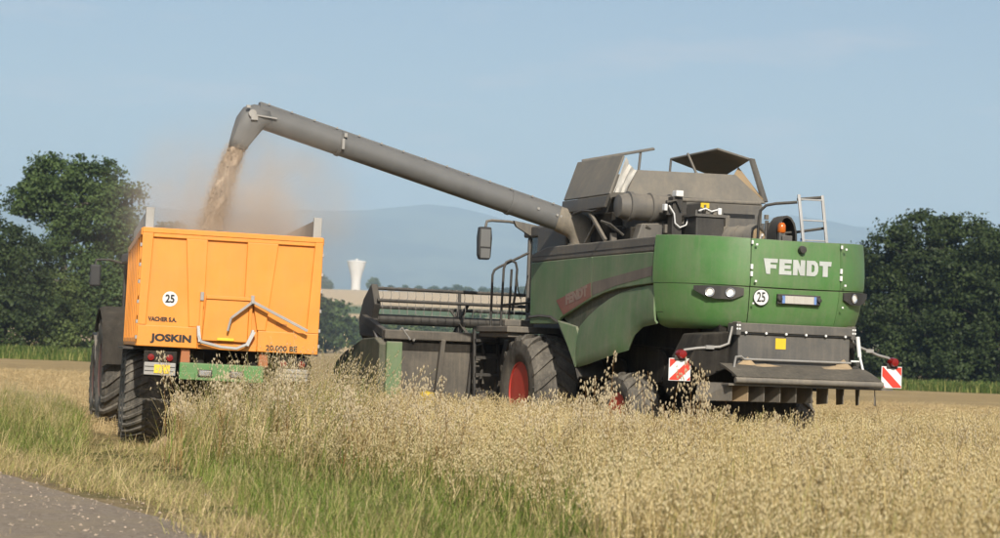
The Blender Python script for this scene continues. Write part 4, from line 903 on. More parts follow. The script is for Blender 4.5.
# exhaust and hydraulic block right of the screen
mb = MB()
for k in range(4): mb.tube([(.52 + .07 * k, 2.2, 3.1), (.52 + .07 * k, 2.15, 3.62 + .05 * (k % 2))], .03, 8)
mb.bx(.50, .80, 2.2, 2.4, 3.1, 3.5); mb.bx(.62, .9, 2.0, 2.2, 3.42, 3.47); cb(mb, 'valve_block', 'grey', smooth=40)
# beacon on its dark hump
mb = MB(); G = []
for i in range(9):
    a = math.pi * i / 8; G.append([(.36 - .18 * math.cos(a), v, 3.2 + .48 * math.sin(a) ** .7) for v in (1.05, 1.2, 1.35)])
mb.shell(G, .03); mb.bx(.19, .53, 1.32, 1.35, 3.12, 3.58); cb(mb, 'beacon_guard', 'black', smooth=40)
mb = MB(); mb.lathe([(3.42, .05), (3.44, .062), (3.53, .058), (3.565, .035), (3.57, .001)], (.24, .98, 0), 2, 20); cb(mb, 'beacon', 'amber', smooth=40)
mb = MB(); mb.bx(.19, .29, .95, 1.02, 3.12, 3.42); mb.bx(.22, .38, .9, .93, 3.14, 3.38); cb(mb, 'beacon_post', 'grey', bevel=.01)
# ladder on the tail and its handrails
mb = MB()
for (p, q) in (((.60, .92, 3.08), (.50, .98, 3.99)), ((.98, .92, 3.08), (.88, .98, 4.0))): mb.bar(p, q, .045, .03, up=(0, 1, 0))
each(mb, 'ladder_stile', M_['alu'], CB, bevel=.006)
for k, z in enumerate((3.33, 3.62, 3.92)):
    x = .60 - .10 * (z - 3.08) / .91; mb = MB(); mb.bar((x + .02, .96, z), (x + .36, .96, z + .005), .035, .022); cb(mb, 'ladder_rung', 'alu', bevel=.004)
mb = MB(); mb.tube([(.02, 1.3, 3.2), (.02, 1.28, 3.62), (.03, 1.26, 3.74), (.10, 1.22, 3.82), (.22, 1.16, 3.85), (.50, 1.02, 3.88)], .022, 8); mb.tube([(.50, 1.02, 3.92), (.88, .99, 3.97)], .022, 8); mb.tube([(.30, 1.25, 3.42), (.55, 1.15, 3.45), (.98, 1.05, 3.53)], .02, 8); each(mb, 'deck_handrail', M_['black'], CB, smooth=50)
mb = MB(); mb.lathe([(0, .06), (.1, .06), (.12, .03), (.16, .03)], (.75, 1.3, 3.22), 2, 14); cb(mb, 'filler_cap', 'blue', smooth=40)

# --- unloading auger
ab = Vector((-1.36, 4.95, 3.60)); at_ = Vector((-6.62, 5.0, 4.99)); ad = (at_ - ab).normalized()
mb = MB(); mb.tube([ab, at_], .185, 36); mb.tube([ab + ad * .02, ab + ad * .07], .215, 36)
for f in (1.15, 4.05): mb.tube([ab + ad * f, ab + ad * (f + .05)], .20, 36)
AUG = cb(mb, 'unloading_auger', 'auger', smooth=30)
upv = Vector((0, 0, 1)); nn = (upv - ad * upv.dot(ad)).normalized(); sdv = ad.cross(nn)
mb = MB(); mb.bar(ab + ad * .3 + nn * .19 + sdv * .03, at_ + nn * .185 + sdv * .03, .13, .05, up=nn); mb.build('auger_ridge', M_['auger'], AUG, bevel=.012)
mb = MB()
for k in range(14):
    p = ab + ad * (.5 + k * .37) + nn * .205; mb.tube([p - sdv * .075, p - sdv * .085], .016, 6)
for p in (ab + ad * 4.07,):
    mb.box(p + nn * .12 - Vector((0, .19, 0)), (.05, .06, .06)); mb.box(p - nn * .02 - Vector((0, .21, 0)), (.04, .04, .16))
for f in (.35, .75, .42): mb.tube([ab + ad * f - Vector((0, .19, -.03)), ab + ad * f - Vector((0, .205, -.03))], .022, 8)
each(mb, 'auger_bolt', M_['galv'], AUG)
mb = MB(); mb.tube([(-1.27, 4.80, 3.05), (-1.27, 4.80, 3.34), (-1.30, 4.82, 3.47), (-1.38, 4.86, 3.575), (-1.50, 4.90, 3.64), (-1.68, 4.955, 3.69)], [.235, .235, .235, .23, .22, .20], 28); mb.tube([(-1.27, 4.80, 3.24), (-1.27, 4.80, 3.30)], .265, 28); mb.bx(-1.12, -.92, 4.56, 4.8, 3.5, 3.58); cb(mb, 'auger_elbow', 'augerdusty', smooth=35)
# spout: round shoulder bent down into a square mouth
secs = []
for (c, du, dw, r_, sq) in [((-6.42, 4.94), (.255, -.967), None, .192, 0), ((-6.56, 4.965), (.48, -.877), None, .205, .1), ((-6.66, 4.93), (.70, -.71), None, .225, .25), ((-6.725, 4.84), (.87, -.49), None, .215, .4), ((-6.79, 4.70), (.94, -.34), None, .185, .5), ((-6.85, 4.57), (.95, -.31), None, .155, .6), ((-6.90, 4.45), (.95, -.31), None, .130, .6)]:
    ring = []
    for j in range(24):
        a = 2 * math.pi * j / 24; ca, sa = math.cos(a), math.sin(a); k = 1 / max(abs(ca), abs(sa)) if sq else 1; k = 1 + (k - 1) * sq * .8
        ring.append((c[0] + du[0] * ca * k * r_, 5.0 + sa * k * r_ * (1 - .1 * sq), c[1] + du[1] * ca * k * r_))
    secs.append(ring)
mb = MB(); vs = [p for r_ in secs for p in r_]; fs = []
for i in range(len(secs) - 1):
    for j in range(24): fs.append((i * 24 + j, i * 24 + (j + 1) % 24, (i + 1) * 24 + (j + 1) % 24, (i + 1) * 24 + j))
mb.add(vs, fs); sp = mb.build('auger_spout', M_['auger'], AUG, smooth=45); sm = sp.modifiers.new('thick', 'SOLIDIFY'); sm.thickness = .012
mb = MB(); mb.tube([(-6.73, 4.78, 4.98), (-6.73, 4.75, 4.98)], .06, 14); mb.bar((-6.68, 4.77, 4.96), (-6.35, 4.77, 4.93), .02, .02); mb.box((-6.70, 4.76, 4.92), (.10, .04, .07)); mb.box((-6.80, 4.76, 5.08), (.06, .04, .04)); mb.build('spout_lamp', M_['galv'], AUG, smooth=40)

# --- straw chopper and spreader
mb = MB(); mb.prism([(-.87, 1.42), (.87, 1.42), (.87, 1.93), (-.87, 1.93)], .0, .7, 1); cb(mb, 'chopper_housing', 'grey', bevel=.015)
mb = MB(); mb.bx(-.90, .90, -.05, .3, 1.945, 2.075); mb.bx(-.93, -.86, -.06, .1, 1.90, 2.09); mb.bx(.86, .93, -.06, .1, 1.90, 2.09); cb(mb, 'chopper_top_beam', 'grey', bevel=.012)
mb = MB()
for k in range(6): mb.tube([(-.78 + k * .31, -.055, 1.942), (-.78 + k * .31, -.03, 1.942)], .018, 8)
for u in (-.90, .90):
    for z in (1.99, 2.04): mb.tube([(u + .015, -.065, z), (u + .015, -.05, z)], .014, 8); mb.tube([(u - .02, -.065, z), (u - .02, -.05, z)], .014, 8)
each(mb, 'beam_bolt', M_['white'], CB)
mb = MB(); mb.bx(-.86, .86, -.03, 0, 1.925, 1.945); cb(mb, 'beam_gap', 'ink')
mb = MB(); mb.bx(-.30, -.14, -.006, .001, 1.73, 1.88); cb(mb, 'warning_sticker', 'yellow')
mb = MB(); mb.prism([(-.93, 1.95), (-.93, 1.45), (-1.25, 1.30), (-1.55, 1.5), (-1.35, 1.9)], .15, .8, 1); mb.prism([(.93, 1.95), (.93, 1.5), (1.1, 1.45), (1.1, 1.9)], .25, .8, 1); each(mb, 'chopper_cheek', M_['under'], CB, bevel=.02)
mb = MB(); mb.shell([[(u, -.02 - .56 * f, 1.48 - .12 * f - .05 * f * f) for f in (0, .25, .5, .75, .95, 1.)] for u in np.linspace(-1.16, 1.06, 8)], .03)
cb(mb, 'spreader_board', 'mat', smooth=50)
mb = MB(); mb.tube([(-1.18, -.58, 1.285), (1.08, -.58, 1.285)], .042, 12); mb.bx(-1.25, 1.28, -.52, .35, 1.21, 1.238); cb(mb, 'spreader_edge', 'greypanel', smooth=40)
def heap(cx, cy, rx, ry, h, z0, slope, seed):
    rs = random.Random(seed); mb = MB(); n, m = 18, 5; vs = [(cx, cy, z0 + h + slope * cy)]; fs = []
    for i in range(1, m + 1):
        for j in range(n):
            a = 2 * math.pi * j / n; f = i / m; w = 1 + .25 * math.sin(3 * a + seed) + .12 * rs.uniform(-1, 1)
            x = cx + math.cos(a) * rx * f * w; y = cy + math.sin(a) * ry * f * w; vs.append((x, y, z0 + slope * y + h * (1 - f) ** 1.2 - (.01 if i == m else 0)))
    for j in range(n): fs.append((0, 1 + j, 1 + (j + 1) % n))
    for i in range(m - 1):
        for j in range(n): fs.append((1 + i * n + j, 1 + (i + 1) * n + j, 1 + (i + 1) * n + (j + 1) % n, 1 + i * n + (j + 1) % n))
    mb.add(vs, fs); return mb
SL = .25
for args in [(-.50, -.10, .46, .12, .06, 1.487, SL, 1), (.58, -.10, .40, .12, .07, 1.487, SL, 2), (.05, -.28, .30, .13, .035, 1.472, SL, 3), (-.74, -.04, .18, .08, .13, 1.487, SL, 4), (.76, -.04, .20, .08, .15, 1.487, SL, 5)]:
    cb(heap(*args), 'chaff_pile', 'chaff', smooth=60)
mb = MB(); mb.tube([(-1.08, -.30, 1.34), (-1.02, -.20, 1.48), (-.95, -.10, 1.60), (-.85, -.06, 1.61), (-.80, -.06, 1.575), (.86, -.06, 1.575)], .016, 8); cb(mb, 'spreader_rail', 'galv', smooth=50)
mb = MB(); mb.bar((.98, -.02, 1.95), (1.0, -.06, 1.66), .06, .03); mb.bar((1.0, -.06, 1.66), (1.06, -.08, 1.42), .07, .03); mb.tube([(.86, -.06, 1.60), (1.0, -.06, 1.60)], .015, 8); cb(mb, 'white_bracket', 'white', bevel=.006)
mb = MB(); mb.tube([(.93, -.09, 1.48), (.93, -.06, 1.48)], .06, 14); mb.tube([(.96, -.09, 1.56), (.96, -.07, 1.56)], .035, 10); cb(mb, 'quadrant', 'black')
for k in range(10):   # spreader vanes, fanned out
    u = -1.16 + k * .245; mb = MB(); s_ = (u - .05) * .45
    mb.add([(u, -.42, 1.235), (u + s_ * .55, .02, 1.235), (u + s_ * .6, .02, .98), (u + .03, -.36, 1.0), (u + .016, -.42, 1.235), (u + s_ * .55 + .016, .02, 1.235), (u + s_ * .6 + .016, .02, .98), (u + .046, -.36, 1.0)], [(0, 1, 2, 3), (7, 6, 5, 4), (0, 4, 5, 1), (1, 5, 6, 2), (2, 6, 7, 3), (3, 7, 4, 0)])
    cb(mb, 'spreader_vane', 'chaff' if k == 1 else 'augerdusty' if k > 5 else 'greypanel')
# --- warning boards on swing arms
for sg in (-1, 1):
    u0 = sg * 1.66; v0 = .18
    root = MB(); root.tube([(sg * .93, .08, 2.02 if sg < 0 else 1.92), (sg * .98, .08, 1.78 if sg < 0 else 1.86), (sg * 1.10, .1, 1.73 if sg < 0 else 1.80), (sg * 1.42, .15, 1.70), (sg * 1.60, v0, 1.67), (sg * 1.66, v0, 1.60)], .020, 8); root.box((sg * 1.25, .12, 1.72 if sg < 0 else 1.76), (.12, .05, .05)); arm = cb(root, 'board_arm', 'galv', smooth=50)
    mb = MB(); mb.bx(u0 - .165, u0 + .165, v0, v0 + .015, 1.24, 1.55); bd = mb.build('warning_board', M_['white'], arm, bevel=.004)
    sq = [(u0 - .155, 1.25), (u0 + .155, 1.25), (u0 + .155, 1.54), (u0 - .155, 1.54)]
    def stripe(poly):
        if sg > 0: poly = [(2 * u0 - x, z) for x, z in poly]
        mb = MB(); mb.prism(poly, v0 - .004, v0 - .001, 1); mb.build('red_stripe', M_['red'], arm)
    stripe([(u0 - .155, 1.27), (u0 - .155, 1.25), (u0 - .02, 1.25), (u0 + .155, 1.41), (u0 + .155, 1.54), (u0 + .14, 1.54)])
    stripe([(u0 - .155, 1.42), (u0 - .03, 1.54), (u0 - .155, 1.54)])
    stripe([(u0 + .10, 1.25), (u0 + .155, 1.25), (u0 + .155, 1.30)])
    mb = MB(); mb.lathe([(-.10, .001), (-.095, .055), (-.02, .07), (.03, .065), (.03, .001)], (u0, v0 + .0, 1.61), 1, 18); mb.build('tail_lamp', M_['redlamp'], arm, smooth=40)
    mb = MB(); mb.bx(u0 - .09, u0 + .09, v0 - .02, v0 + .06, 1.52, 1.59); mb.build('lamp_bracket', M_['black'], arm, bevel=.01)

# --- cab, platform, mirror
mb = MB(); mb.bx(-.95, .95, 6.35, 8.2, 1.95, 2.25); mb.bx(-.98, .98, 6.3, 8.35, 3.55, 3.74)
for u in (-.93, .93):
    for v in (6.38, 8.1): mb.bx(u - .04, u + .04, v, v + .08, 2.25, 3.55)
cb(mb, 'cab', 'grey', bevel=.03)
mb = MB(); mb.bx(-.93, .93, 6.42, 8.14, 2.26, 3.54); cb(mb, 'cab_glass', 'glass')
mb = MB(); mb.bx(-1.95, -.95, 6.35, 7.9, 1.88, 1.98); mb.bx(-1.9, -1.55, 6.45, 7.9, 1.80, 1.88); mb.bx(-1.72, -1.2, 7.1, 7.3, 1.99, 2.10); cb(mb, 'cab_platform', 'greypanel', bevel=.015)
mb = MB()
mb.tube([(-1.90, 7.3, 1.9), (-1.90, 7.3, 2.84), (-1.87, 7.3, 2.92), (-1.80, 7.3, 2.97), (-1.30, 7.2, 3.24)], .022, 8)
mb.tube([(-1.76, 7.2, 1.9), (-1.74, 7.2, 2.95), (-1.70, 7.2, 3.06), (-1.62, 7.2, 3.10), (-1.53, 7.2, 3.06), (-1.50, 7.2, 2.95), (-1.52, 7.2, 2.5), (-1.56, 7.2, 2.25)], .022, 8)
mb.tube([(-1.60, 7.25, 1.9), (-1.58, 7.25, 2.95)], .022, 8); mb.tube([(-1.74, 7.2, 2.34), (-1.25, 7.2, 2.40)], .02, 8)
mb.tube([(-1.50, 7.2, 2.86), (-1.47, 7.2, 2.6), (-1.42, 7.2, 2.46), (-1.36, 7.2, 2.52), (-1.30, 7.2, 2.86)], .01, 6)
each(mb, 'platform_railing', M_['black'], CB, smooth=50)
mb = MB()
for k in range(5): mb.bx(-1.98, -1.55, 7.7 + .02 * k, 7.9, .55 + .29 * k, .60 + .29 * k)
mb.bar((-1.98, 7.75, .5), (-1.98, 7.9, 1.95), .04, .06); mb.bar((-1.55, 7.75, .5), (-1.55, 7.9, 1.95), .04, .06); cb(mb, 'cab_steps', 'black')
mb = MB(); mb.tube([(-.9, 8.1, 3.74), (-1.35, 8.05, 3.80), (-1.70, 8.0, 3.80), (-1.79, 8.0, 3.78), (-1.81, 8.0, 3.68)], .025, 8); mb.prism([(-.75, 3.74), (-1.3, 3.82), (-1.25, 3.72), (-1.0, 3.58), (-.75, 3.56)], 7.98, 8.06, 1); cb(mb, 'mirror_arm', 'greypanel', smooth=40)
MIR = mirror_mat()
mb = MB(); mb.prism([(-1.93, 3.68), (-1.72, 3.68), (-1.70, 3.5), (-1.715, 3.17), (-1.74, 3.12), (-1.91, 3.12), (-1.94, 3.2), (-1.95, 3.5)], 7.93, 8.06, 1); mi = mb.build('cab_mirror', MIR, CB, bevel=.02)
mm, _t, _b = node_mat('mirror_glass'); _b.inputs['Base Color'].default_value = (.30, .30, .29, 1); _b.inputs['Metallic'].default_value = .6; _b.inputs['Roughness'].default_value = .35
mb = MB(); mb.bx(-1.915, -1.74, 7.922, 7.930, 3.34, 3.64); mb.bx(-1.905, -1.74, 7.922, 7.930, 3.15, 3.31); mb.build('mirror_glass', mm, mi)

# --- header with reel
HD = cb(MB().prism([(8.20, .62), (8.30, .55), (9.7, .55), (9.75, .60), (8.45, .66), (8.40, 1.72), (8.20, 1.72)], -3.5, 3.5, 0), 'header', 'header', bevel=.02)
def hd(mb, name, mat, **k): return mb.build(name, M_[mat], HD, **k)
hd(MB().bx(-3.5, 3.5, 8.10, 8.30, 1.70, 1.86), 'top_beam', 'header', bevel=.02)
hd(MB().bx(-3.4, 3.4, 8.19, 8.21, 1.52, 1.68), 'beam_shade_strip', 'under')  # dark strip painted in for the shade below the top beam
mb = MB(); mb.tube([(-3.35, 8.9, 1.05), (3.35, 8.9, 1.05)], .28, 20); hd(mb, 'intake_auger', 'grey', smooth=40)
for u in (-2.45, -.3): hd(MB().bar((u, 8.14, 1.72), (u - .1, 8.14, .6), .10, .08), 'wall_post', 'header', bevel=.01)
mb = MB(); mb.tube([(-1.98, 8.1, .7), (-1.93, 8.08, 1.45), (-1.88, 8.08, 1.62), (-1.76, 8.08, 1.68), (-1.72, 8.08, 1.5), (-1.8, 8.1, .7)], .035, 8)
for z in (.9, 1.15, 1.4): mb.tube([(-1.95, 8.09, z), (-1.76, 8.09, z)], .02, 6)
hd(mb, 'wall_steps', 'black', smooth=50)
hd(MB().bar((-1.30, 8.0, 1.76), (-1.55, 8.0, .55), .22, .10), 'frame_post', 'greypanel', bevel=.015)
for sg in (-1, 1):
    hd(MB().prism([(8.0, .55), (8.0, 1.62), (8.3, 1.72), (9.0, 1.70), (10.15, 1.45), (10.75, 1.25), (10.85, 1.10), (10.1, .55)], sg * 3.50, sg * 3.62, 0), 'end_wall', 'divider', bevel=.02)
    hd(MB().bx(sg * 3.22, sg * 3.50, 7.96, 8.04, .62, 1.66), 'end_panel', 'green_dusty', bevel=.02)
    mb = MB(); mb.prism([(9.0, 1.72), (9.2, 2.05), (9.05, 2.30), (9.3, 2.66), (9.75, 2.40), (10.0, 2.05), (9.9, 1.75)], sg * 3.30, sg * 3.42, 0); hd(mb, 'reel_end_shield', 'black', bevel=.02)
    hd(MB().bar((sg * 3.46, 8.25, 1.8), (sg * 3.46, 9.5, 2.05), .10, .14), 'reel_arm', 'black', bevel=.015)
    mb = MB(); mb.tube([(sg * 3.46, 8.35, 1.55), (sg * 3.46, 8.9, 1.93)], .05, 10); mb.tube([(sg * 3.46, 8.7, 1.8), (sg * 3.46, 9.1, 2.0)], .03, 10); hd(mb, 'lift_ram', 'galv', smooth=40)
mb = MB(); mb.tube([(-3.4, 9.45, 2.05), (3.4, 9.45, 2.05)], .09, 16); hd(mb, 'reel_shaft', 'black', smooth=40)
for k in range(6):
    a = R(90 + 60 * k - 6); y = 9.45 + .54 * math.cos(a); z = 2.05 + .54 * math.sin(a)
    mb = MB(); mb.tube([(-3.38, y, z), (3.38, y, z)], .030, 8); br = hd(mb, 'reel_bar', 'black', smooth=40)
    mb = MB()
    for j in range(44):
        u = -3.3 + j * .152; mb.tube([(u, y, z), (u + .01, y - .02, z - .12), (u, y + .01, z - .22)], .007, 4); mb.box((u, y, z + .01), (.03, .04, .05))
    o = mb.build('reel_tines', M_['steel_dark'], br); o['kind'] = 'stuff'
for u in (-1.72, .0, 1.72):
    mb = MB()
    for k in range(6):
        a = R(90 + 60 * k - 6); mb.bar((u, 9.45, 2.05), (u, 9.45 + .55 * math.cos(a), 2.05 + .55 * math.sin(a)), .03, .06, up=(1, 0, 0))
    mb.prism([(9.45 + .27 * math.cos(R(60 * k)), 2.05 + .27 * math.sin(R(60 * k))) for k in range(6)], u - .015, u + .015, 0)
    hd(mb, 'reel_spider', 'black', bevel=.006)
mb = MB(); mb.tube([(-3.30, 8.2, 1.80), (-3.1, 8.15, 1.86), (-2.9, 8.15, 1.78), (-3.0, 8.1, 1.68)], .022, 6); mb.tube([(-3.35, 8.2, 1.7), (-3.2, 8.1, 1.9), (-3.05, 8.1, 1.7)], .018, 6); each(mb, 'hydraulic_hose', M_['galv'], HD, smooth=50)
mb = MB(); mb.lathe([(-.12, .001), (-.1, .10), (0, .15), (.12, .13), (.15, .001)], (-2.75, 8.02, .70), 2, 14); hd(mb, 'yellow_guard', 'yellow', smooth=40)
mb = MB(); mb.tube([(-1.42, 7.9, .78), (-1.1, 7.9, .78)], .07, 14); hd(mb, 'yellow_shaft_guard', 'yellow', smooth=40)
mb = MB(); mb.prism([(6.4, 1.15), (8.25, .62), (8.25, 1.60), (6.4, 1.95)], -.72, .72, 0); cb(mb, 'feeder_house', 'under', bevel=.03)
# ================================================================== TRAILER
TR = empty('tipping_trailer', (TO[0], TO[1], 0), TTH, label='orange farm tipping trailer with grey side boards and green bumper', category='trailer')
TR.rotation_euler = (0, R(.8), TTH)
def tr(mb, name, mat, **k): return mb.build(name, M_[mat], TR, **k)
B0, B1, BW, BL = 1.42, 3.09, 1.275, 7.0
# tub
tr(MB().bx(-1.2, 1.2, .12, BL, B0 + .02, B0 + .12), 'floor', 'orange', bevel=.01)
for sg in (-1, 1):
    sw = tr(MB().prism([(.13, B0 + .02), (.13, B1), (BL, B1), (BL, B0 + .02)], sg * (BW - .05), sg * (BW - .10), 0), 'side_wall', 'orange', bevel=.01)
    for k in range(8):
        v = .45 + k * .90; MB().prism([(v - .06, B0 + .05), (v + .06, B0 + .05), (v + .06, B1 - .1), (v - .06, B1 - .1)], sg * (BW - .05), sg * (BW + .02), 0).build('side_post', M_['orange'], sw, bevel=.012)
    MB().bx(sg * (BW - .06), sg * (BW + .02), .1, BL, B1 - .11, B1 - .005).build('top_rail', M_['orange'], sw, bevel=.012)
    MB().bx(sg * (BW - .055), sg * (BW + .01), .1, BL, B0, B0 + .12).build('bottom_rail', M_['orange'], sw, bevel=.012)
    bd = tr(MB().bx(sg * (BW - .09), sg * (BW - .055), .14, BL - .05, B1 + .002, B1 + .27), 'side_board', 'galv', bevel=.006)
    MB().bx(sg * (BW - .15), sg * (BW - .03), .06, .135, B1 - .1, B1 + .285).build('board_post', M_['galv'], bd, bevel=.006)
tr(MB().bx(-1.2, 1.2, BL - .06, BL, B0, B1 + .27), 'front_wall', 'orange', bevel=.01)
# tailgate: recessed plate, proud frame, tapered ribs
TG = tr(MB().bx(-1.24, 1.24, .055, .085, B0 + .01, B1 - .01), 'tailgate', 'orange')
def tg(mb, name, mat='orange', **k): return mb.build(name, M_[mat], TG, **k)
tg(MB().bx(-1.275, 1.275, 0, .09, B1 - .075, B1), 'tailgate_rail', bevel=.008)
tg(MB().prism([(-1.275, B0 + .30), (-1.16, B0 + .30), (-1.12, B1 - .076), (-1.275, B1 - .076)], .0, .09, 1), 'tailgate_stile', bevel=.008)
tg(MB().prism([(1.275, B0 + .30), (1.10, B0 + .30), (1.16, B1 - .076), (1.275, B1 - .076)], .0, .09, 1), 'tailgate_stile', bevel=.008)
tg(MB().prism([(-.42, B0 + .30), (-.56, B0 + .30), (-.66, B1 - .13), (-.36, B1 - .13), (-.36, B0 + .62)], .0, .06, 1), 'tailgate_rib', bevel=.01)
tg(MB().prism([(.40, B0 + .30), (.52, B0 + .30), (.64, B1 - .13), (.20, B1 - .13), (.20, B0 + .74), (.32, B0 + .70)], .0, .06, 1), 'tailgate_rib', bevel=.01)
tg(MB().bx(-1.12, 1.16, .012, .06, B1 - .13, B1 - .076), 'tailgate_lip', bevel=.006)
tg(MB().bx(-1.275, -.43, .0, .09, B0, B0 + .298), 'sill_panel', bevel=.012)
tg(MB().bx(.41, 1.275, .0, .09, B0, B0 + .298), 'sill_panel', bevel=.012)
tg(MB().bx(-.43, .41, .03, .09, B0, B0 + .09), 'sill_centre', bevel=.008)
# grain door in the middle
dr = tg(MB().prism([(-.37, B0 + .12), (.27, B0 + .12), (.27, B0 + .72), (-.34, B0 + .72)], -.03, .05, 1), 'grain_door', bevel=.012)
MB().bx(-.34, .30, -.055, -.03, B0 + .71, B0 + .76).build('door_top_bar', M_['orange'], dr, bevel=.006)
for x0, z0 in ((-.42, .06), (.27, .12)): MB().bx(x0, x0 + .045, -.05, .0, B0 + z0, B0 + .78).build('door_guide', M_['orange'], dr, bevel=.006)
MB().box((-.40, -.05, B0 + .74), (.05, .05, .12)).build('guide_head', M_['galv'], dr, bevel=.006); MB().box((.31, -.05, B0 + .72), (.05, .05, .14)).build('guide_head', M_['galv'], dr, bevel=.006)
MB().bx(-.16, .08, -.05, -.028, B0 + .13, B0 + .17).build('door_foot', M_['yellow'], dr, bevel=.006)
mb = MB(); mb.tube([(-.43, -.06, B0 + .32), (-.42, -.07, B0 + .18), (-.38, -.075, B0 + .10), (-.1, -.08, B0 + .04), (.12, -.08, B0 + .03), (.27, -.075, B0 + .10), (.31, -.07, B0 + .20), (.34, -.06, B0 + .30)], .024, 8); mb.bar((.26, -.07, B0 + .08), (.35, -.07, B0 + .28), .06, .05); mb.bar((-.43, -.07, B0 + .32), (-.40, -.07, B0 + .10), .045, .04); mb.build('chute_ring', M_['alu'], dr, smooth=40)
mb = MB(); mb.bar((.31, -.13, B0 + .70), (1.10, -.15, B0 + .33), .045, .04); mb.bar((.31, -.13, B0 + .70), (.02, -.13, B0 + .46), .045, .035); mb.bar((.02, -.13, B0 + .46), (-.02, -.12, B0 + .27), .05, .03); mb.tube([(.31, -.16, B0 + .70), (.31, -.02, B0 + .70)], .03, 10); mb.build('door_lever', M_['galv'], dr, bevel=.004)
# lettering
text('JOSKIN', .135, 'maker_lettering', M_['ink'], TG, face_rear(-.79, -.006, B0 + .125), bold=.0065, sx=1.28)
text('20.000 BE', .105, 'capacity_lettering', M_['ink'], TG, face_rear(.76, -.006, B0 + .06), bold=.002, sx=1.05)
text('VACHER S.A.', .082, 'owner_lettering', M_['ink'], TG, face_rear(-.93, .05, B0 + .385), bold=.004, sx=.85)
text('Trans', .07, 'model_lettering', M_['orange_dark'], TG, face_rear(.74, .05, B0 + .40), bold=.001, shear=.2)
mb = MB(); mb.lathe([(-.004, .001), (-.004, .105), (0, .105)], (-.84, .054, B0 + .68), 1, 40); tg(mb, 'speed_roundel', 'white')
text('25', .155, 'roundel_digits', M_['ink'], TG, face_rear(-.84, .047, B0 + .677), bold=.005, sx=.85)
for sg in (-1, 1):
    for z in (.12, .34, .62, .9, 1.14, 1.42): tg(MB().box((sg * 1.285, .02, B0 + z), (.03, .04, .05)), 'hinge', 'galv', bevel=.005)
# chassis
tr(MB().bx(-.45, -.30, .3, 8.3, B0 - .28, B0 - .01).bx(.30, .45, .3, 8.3, B0 - .28, B0 - .01).bx(-.1, .1, 7.0, 8.5, .72, .95), 'chassis', 'under', bevel=.02)
for u in (-.58, .52): tr(MB().prism([(u - .07, B0 - .22), (u + .07, B0 - .22), (u + .06, B0 - .01), (u - .06, B0 - .01)], .08, .28, 1), 'chassis_bracket', 'orange_dark', bevel=.01)
tr(MB().bx(-.66, .52, -.05, .08, B0 - .44, B0 - .20), 'bumper_beam', 'green_beam', bevel=.02)
tr(MB().bx(-.66, -.44, -.07, -.05, B0 - .44, B0 - .34).bx(.30, .52, -.07, -.05, B0 - .44, B0 - .34).bx(-.44, .30, -.075, -.05, B0 - .44, B0 - .40), 'bumper_plate', 'green_beam', bevel=.01)
for u in (-.30, .14): 
    l_ = tr(MB().bx(u - .10, u + .10, -.085, -.05, B0 - .39, B0 - .29), 'bumper_lamp', 'black', bevel=.012); MB().bx(u - .08, u + .08, -.095, -.085, B0 - .375, B0 - .305).build('lens', M_['chrome'], l_, bevel=.006)
for sg in (-1, 1):
    u = sg * .93
    lb = tr(MB().bx(u - .22, u + .22, -.02, .03, B0 - .40, B0 - .22), 'lamp_board', 'galv', bevel=.01)
    MB().bx(u - .23, u + .23, .032, .07, B0 - .42, B0 - .06).build('shaded_lamp_backing', M_['under'], lb, bevel=.01)  # dark colour stands in for shade on the upper lamp board
    MB().bx(u - .21, u + .21, -.026, -.02, B0 - .345, B0 - .335).bx(u - .21, u + .21, -.026, -.02, B0 - .285, B0 - .275).build('board_groove', M_['black'], lb)
    for du in (-.13, .13): MB().lathe([(-.05, .001), (-.045, .045), (0, .05), (0, .001)], (u + du, .03, B0 - .15), 1, 16).build('tail_lamp', M_['redlamp'], lb, smooth=40)
    if sg < 0:
        yp = MB().bx(u - .08, u + .14, -.034, -.027, B0 - .37, B0 - .25).build('number_plate', M_['yellow'], lb)
tr(MB().bar((1.06, .1, B0), (1.0, .25, B0 - .35), .03, .05).bar((.80, .1, B0), (.86, .25, B0 - .35), .03, .05), 'lamp_stay', 'under')
# axles and wheels
for v in (1.95, 3.65):
    tr(MB().bx(-1.1, 1.1, v - .08, v + .08, .60, .78).bx(-.5, .5, v - .3, v + .3, .78, B0 - .28), 'axle', 'under', bevel=.01)
    for sg in (-1, 1): wheel(TR, (sg * 1.03, v, .70), .70, .68, .028, 30, .34, sg, .55, rim_m='galv', spin=.05 * v)
for sg in (-1, 1): tr(MB().shell([[(sg * x, v, 1.40 - .02 * abs(x - 1.1)) for x in (.78, 1.1, 1.42)] for v in np.linspace(1.25, 4.4, 6)], .03), 'mudguard', 'black')

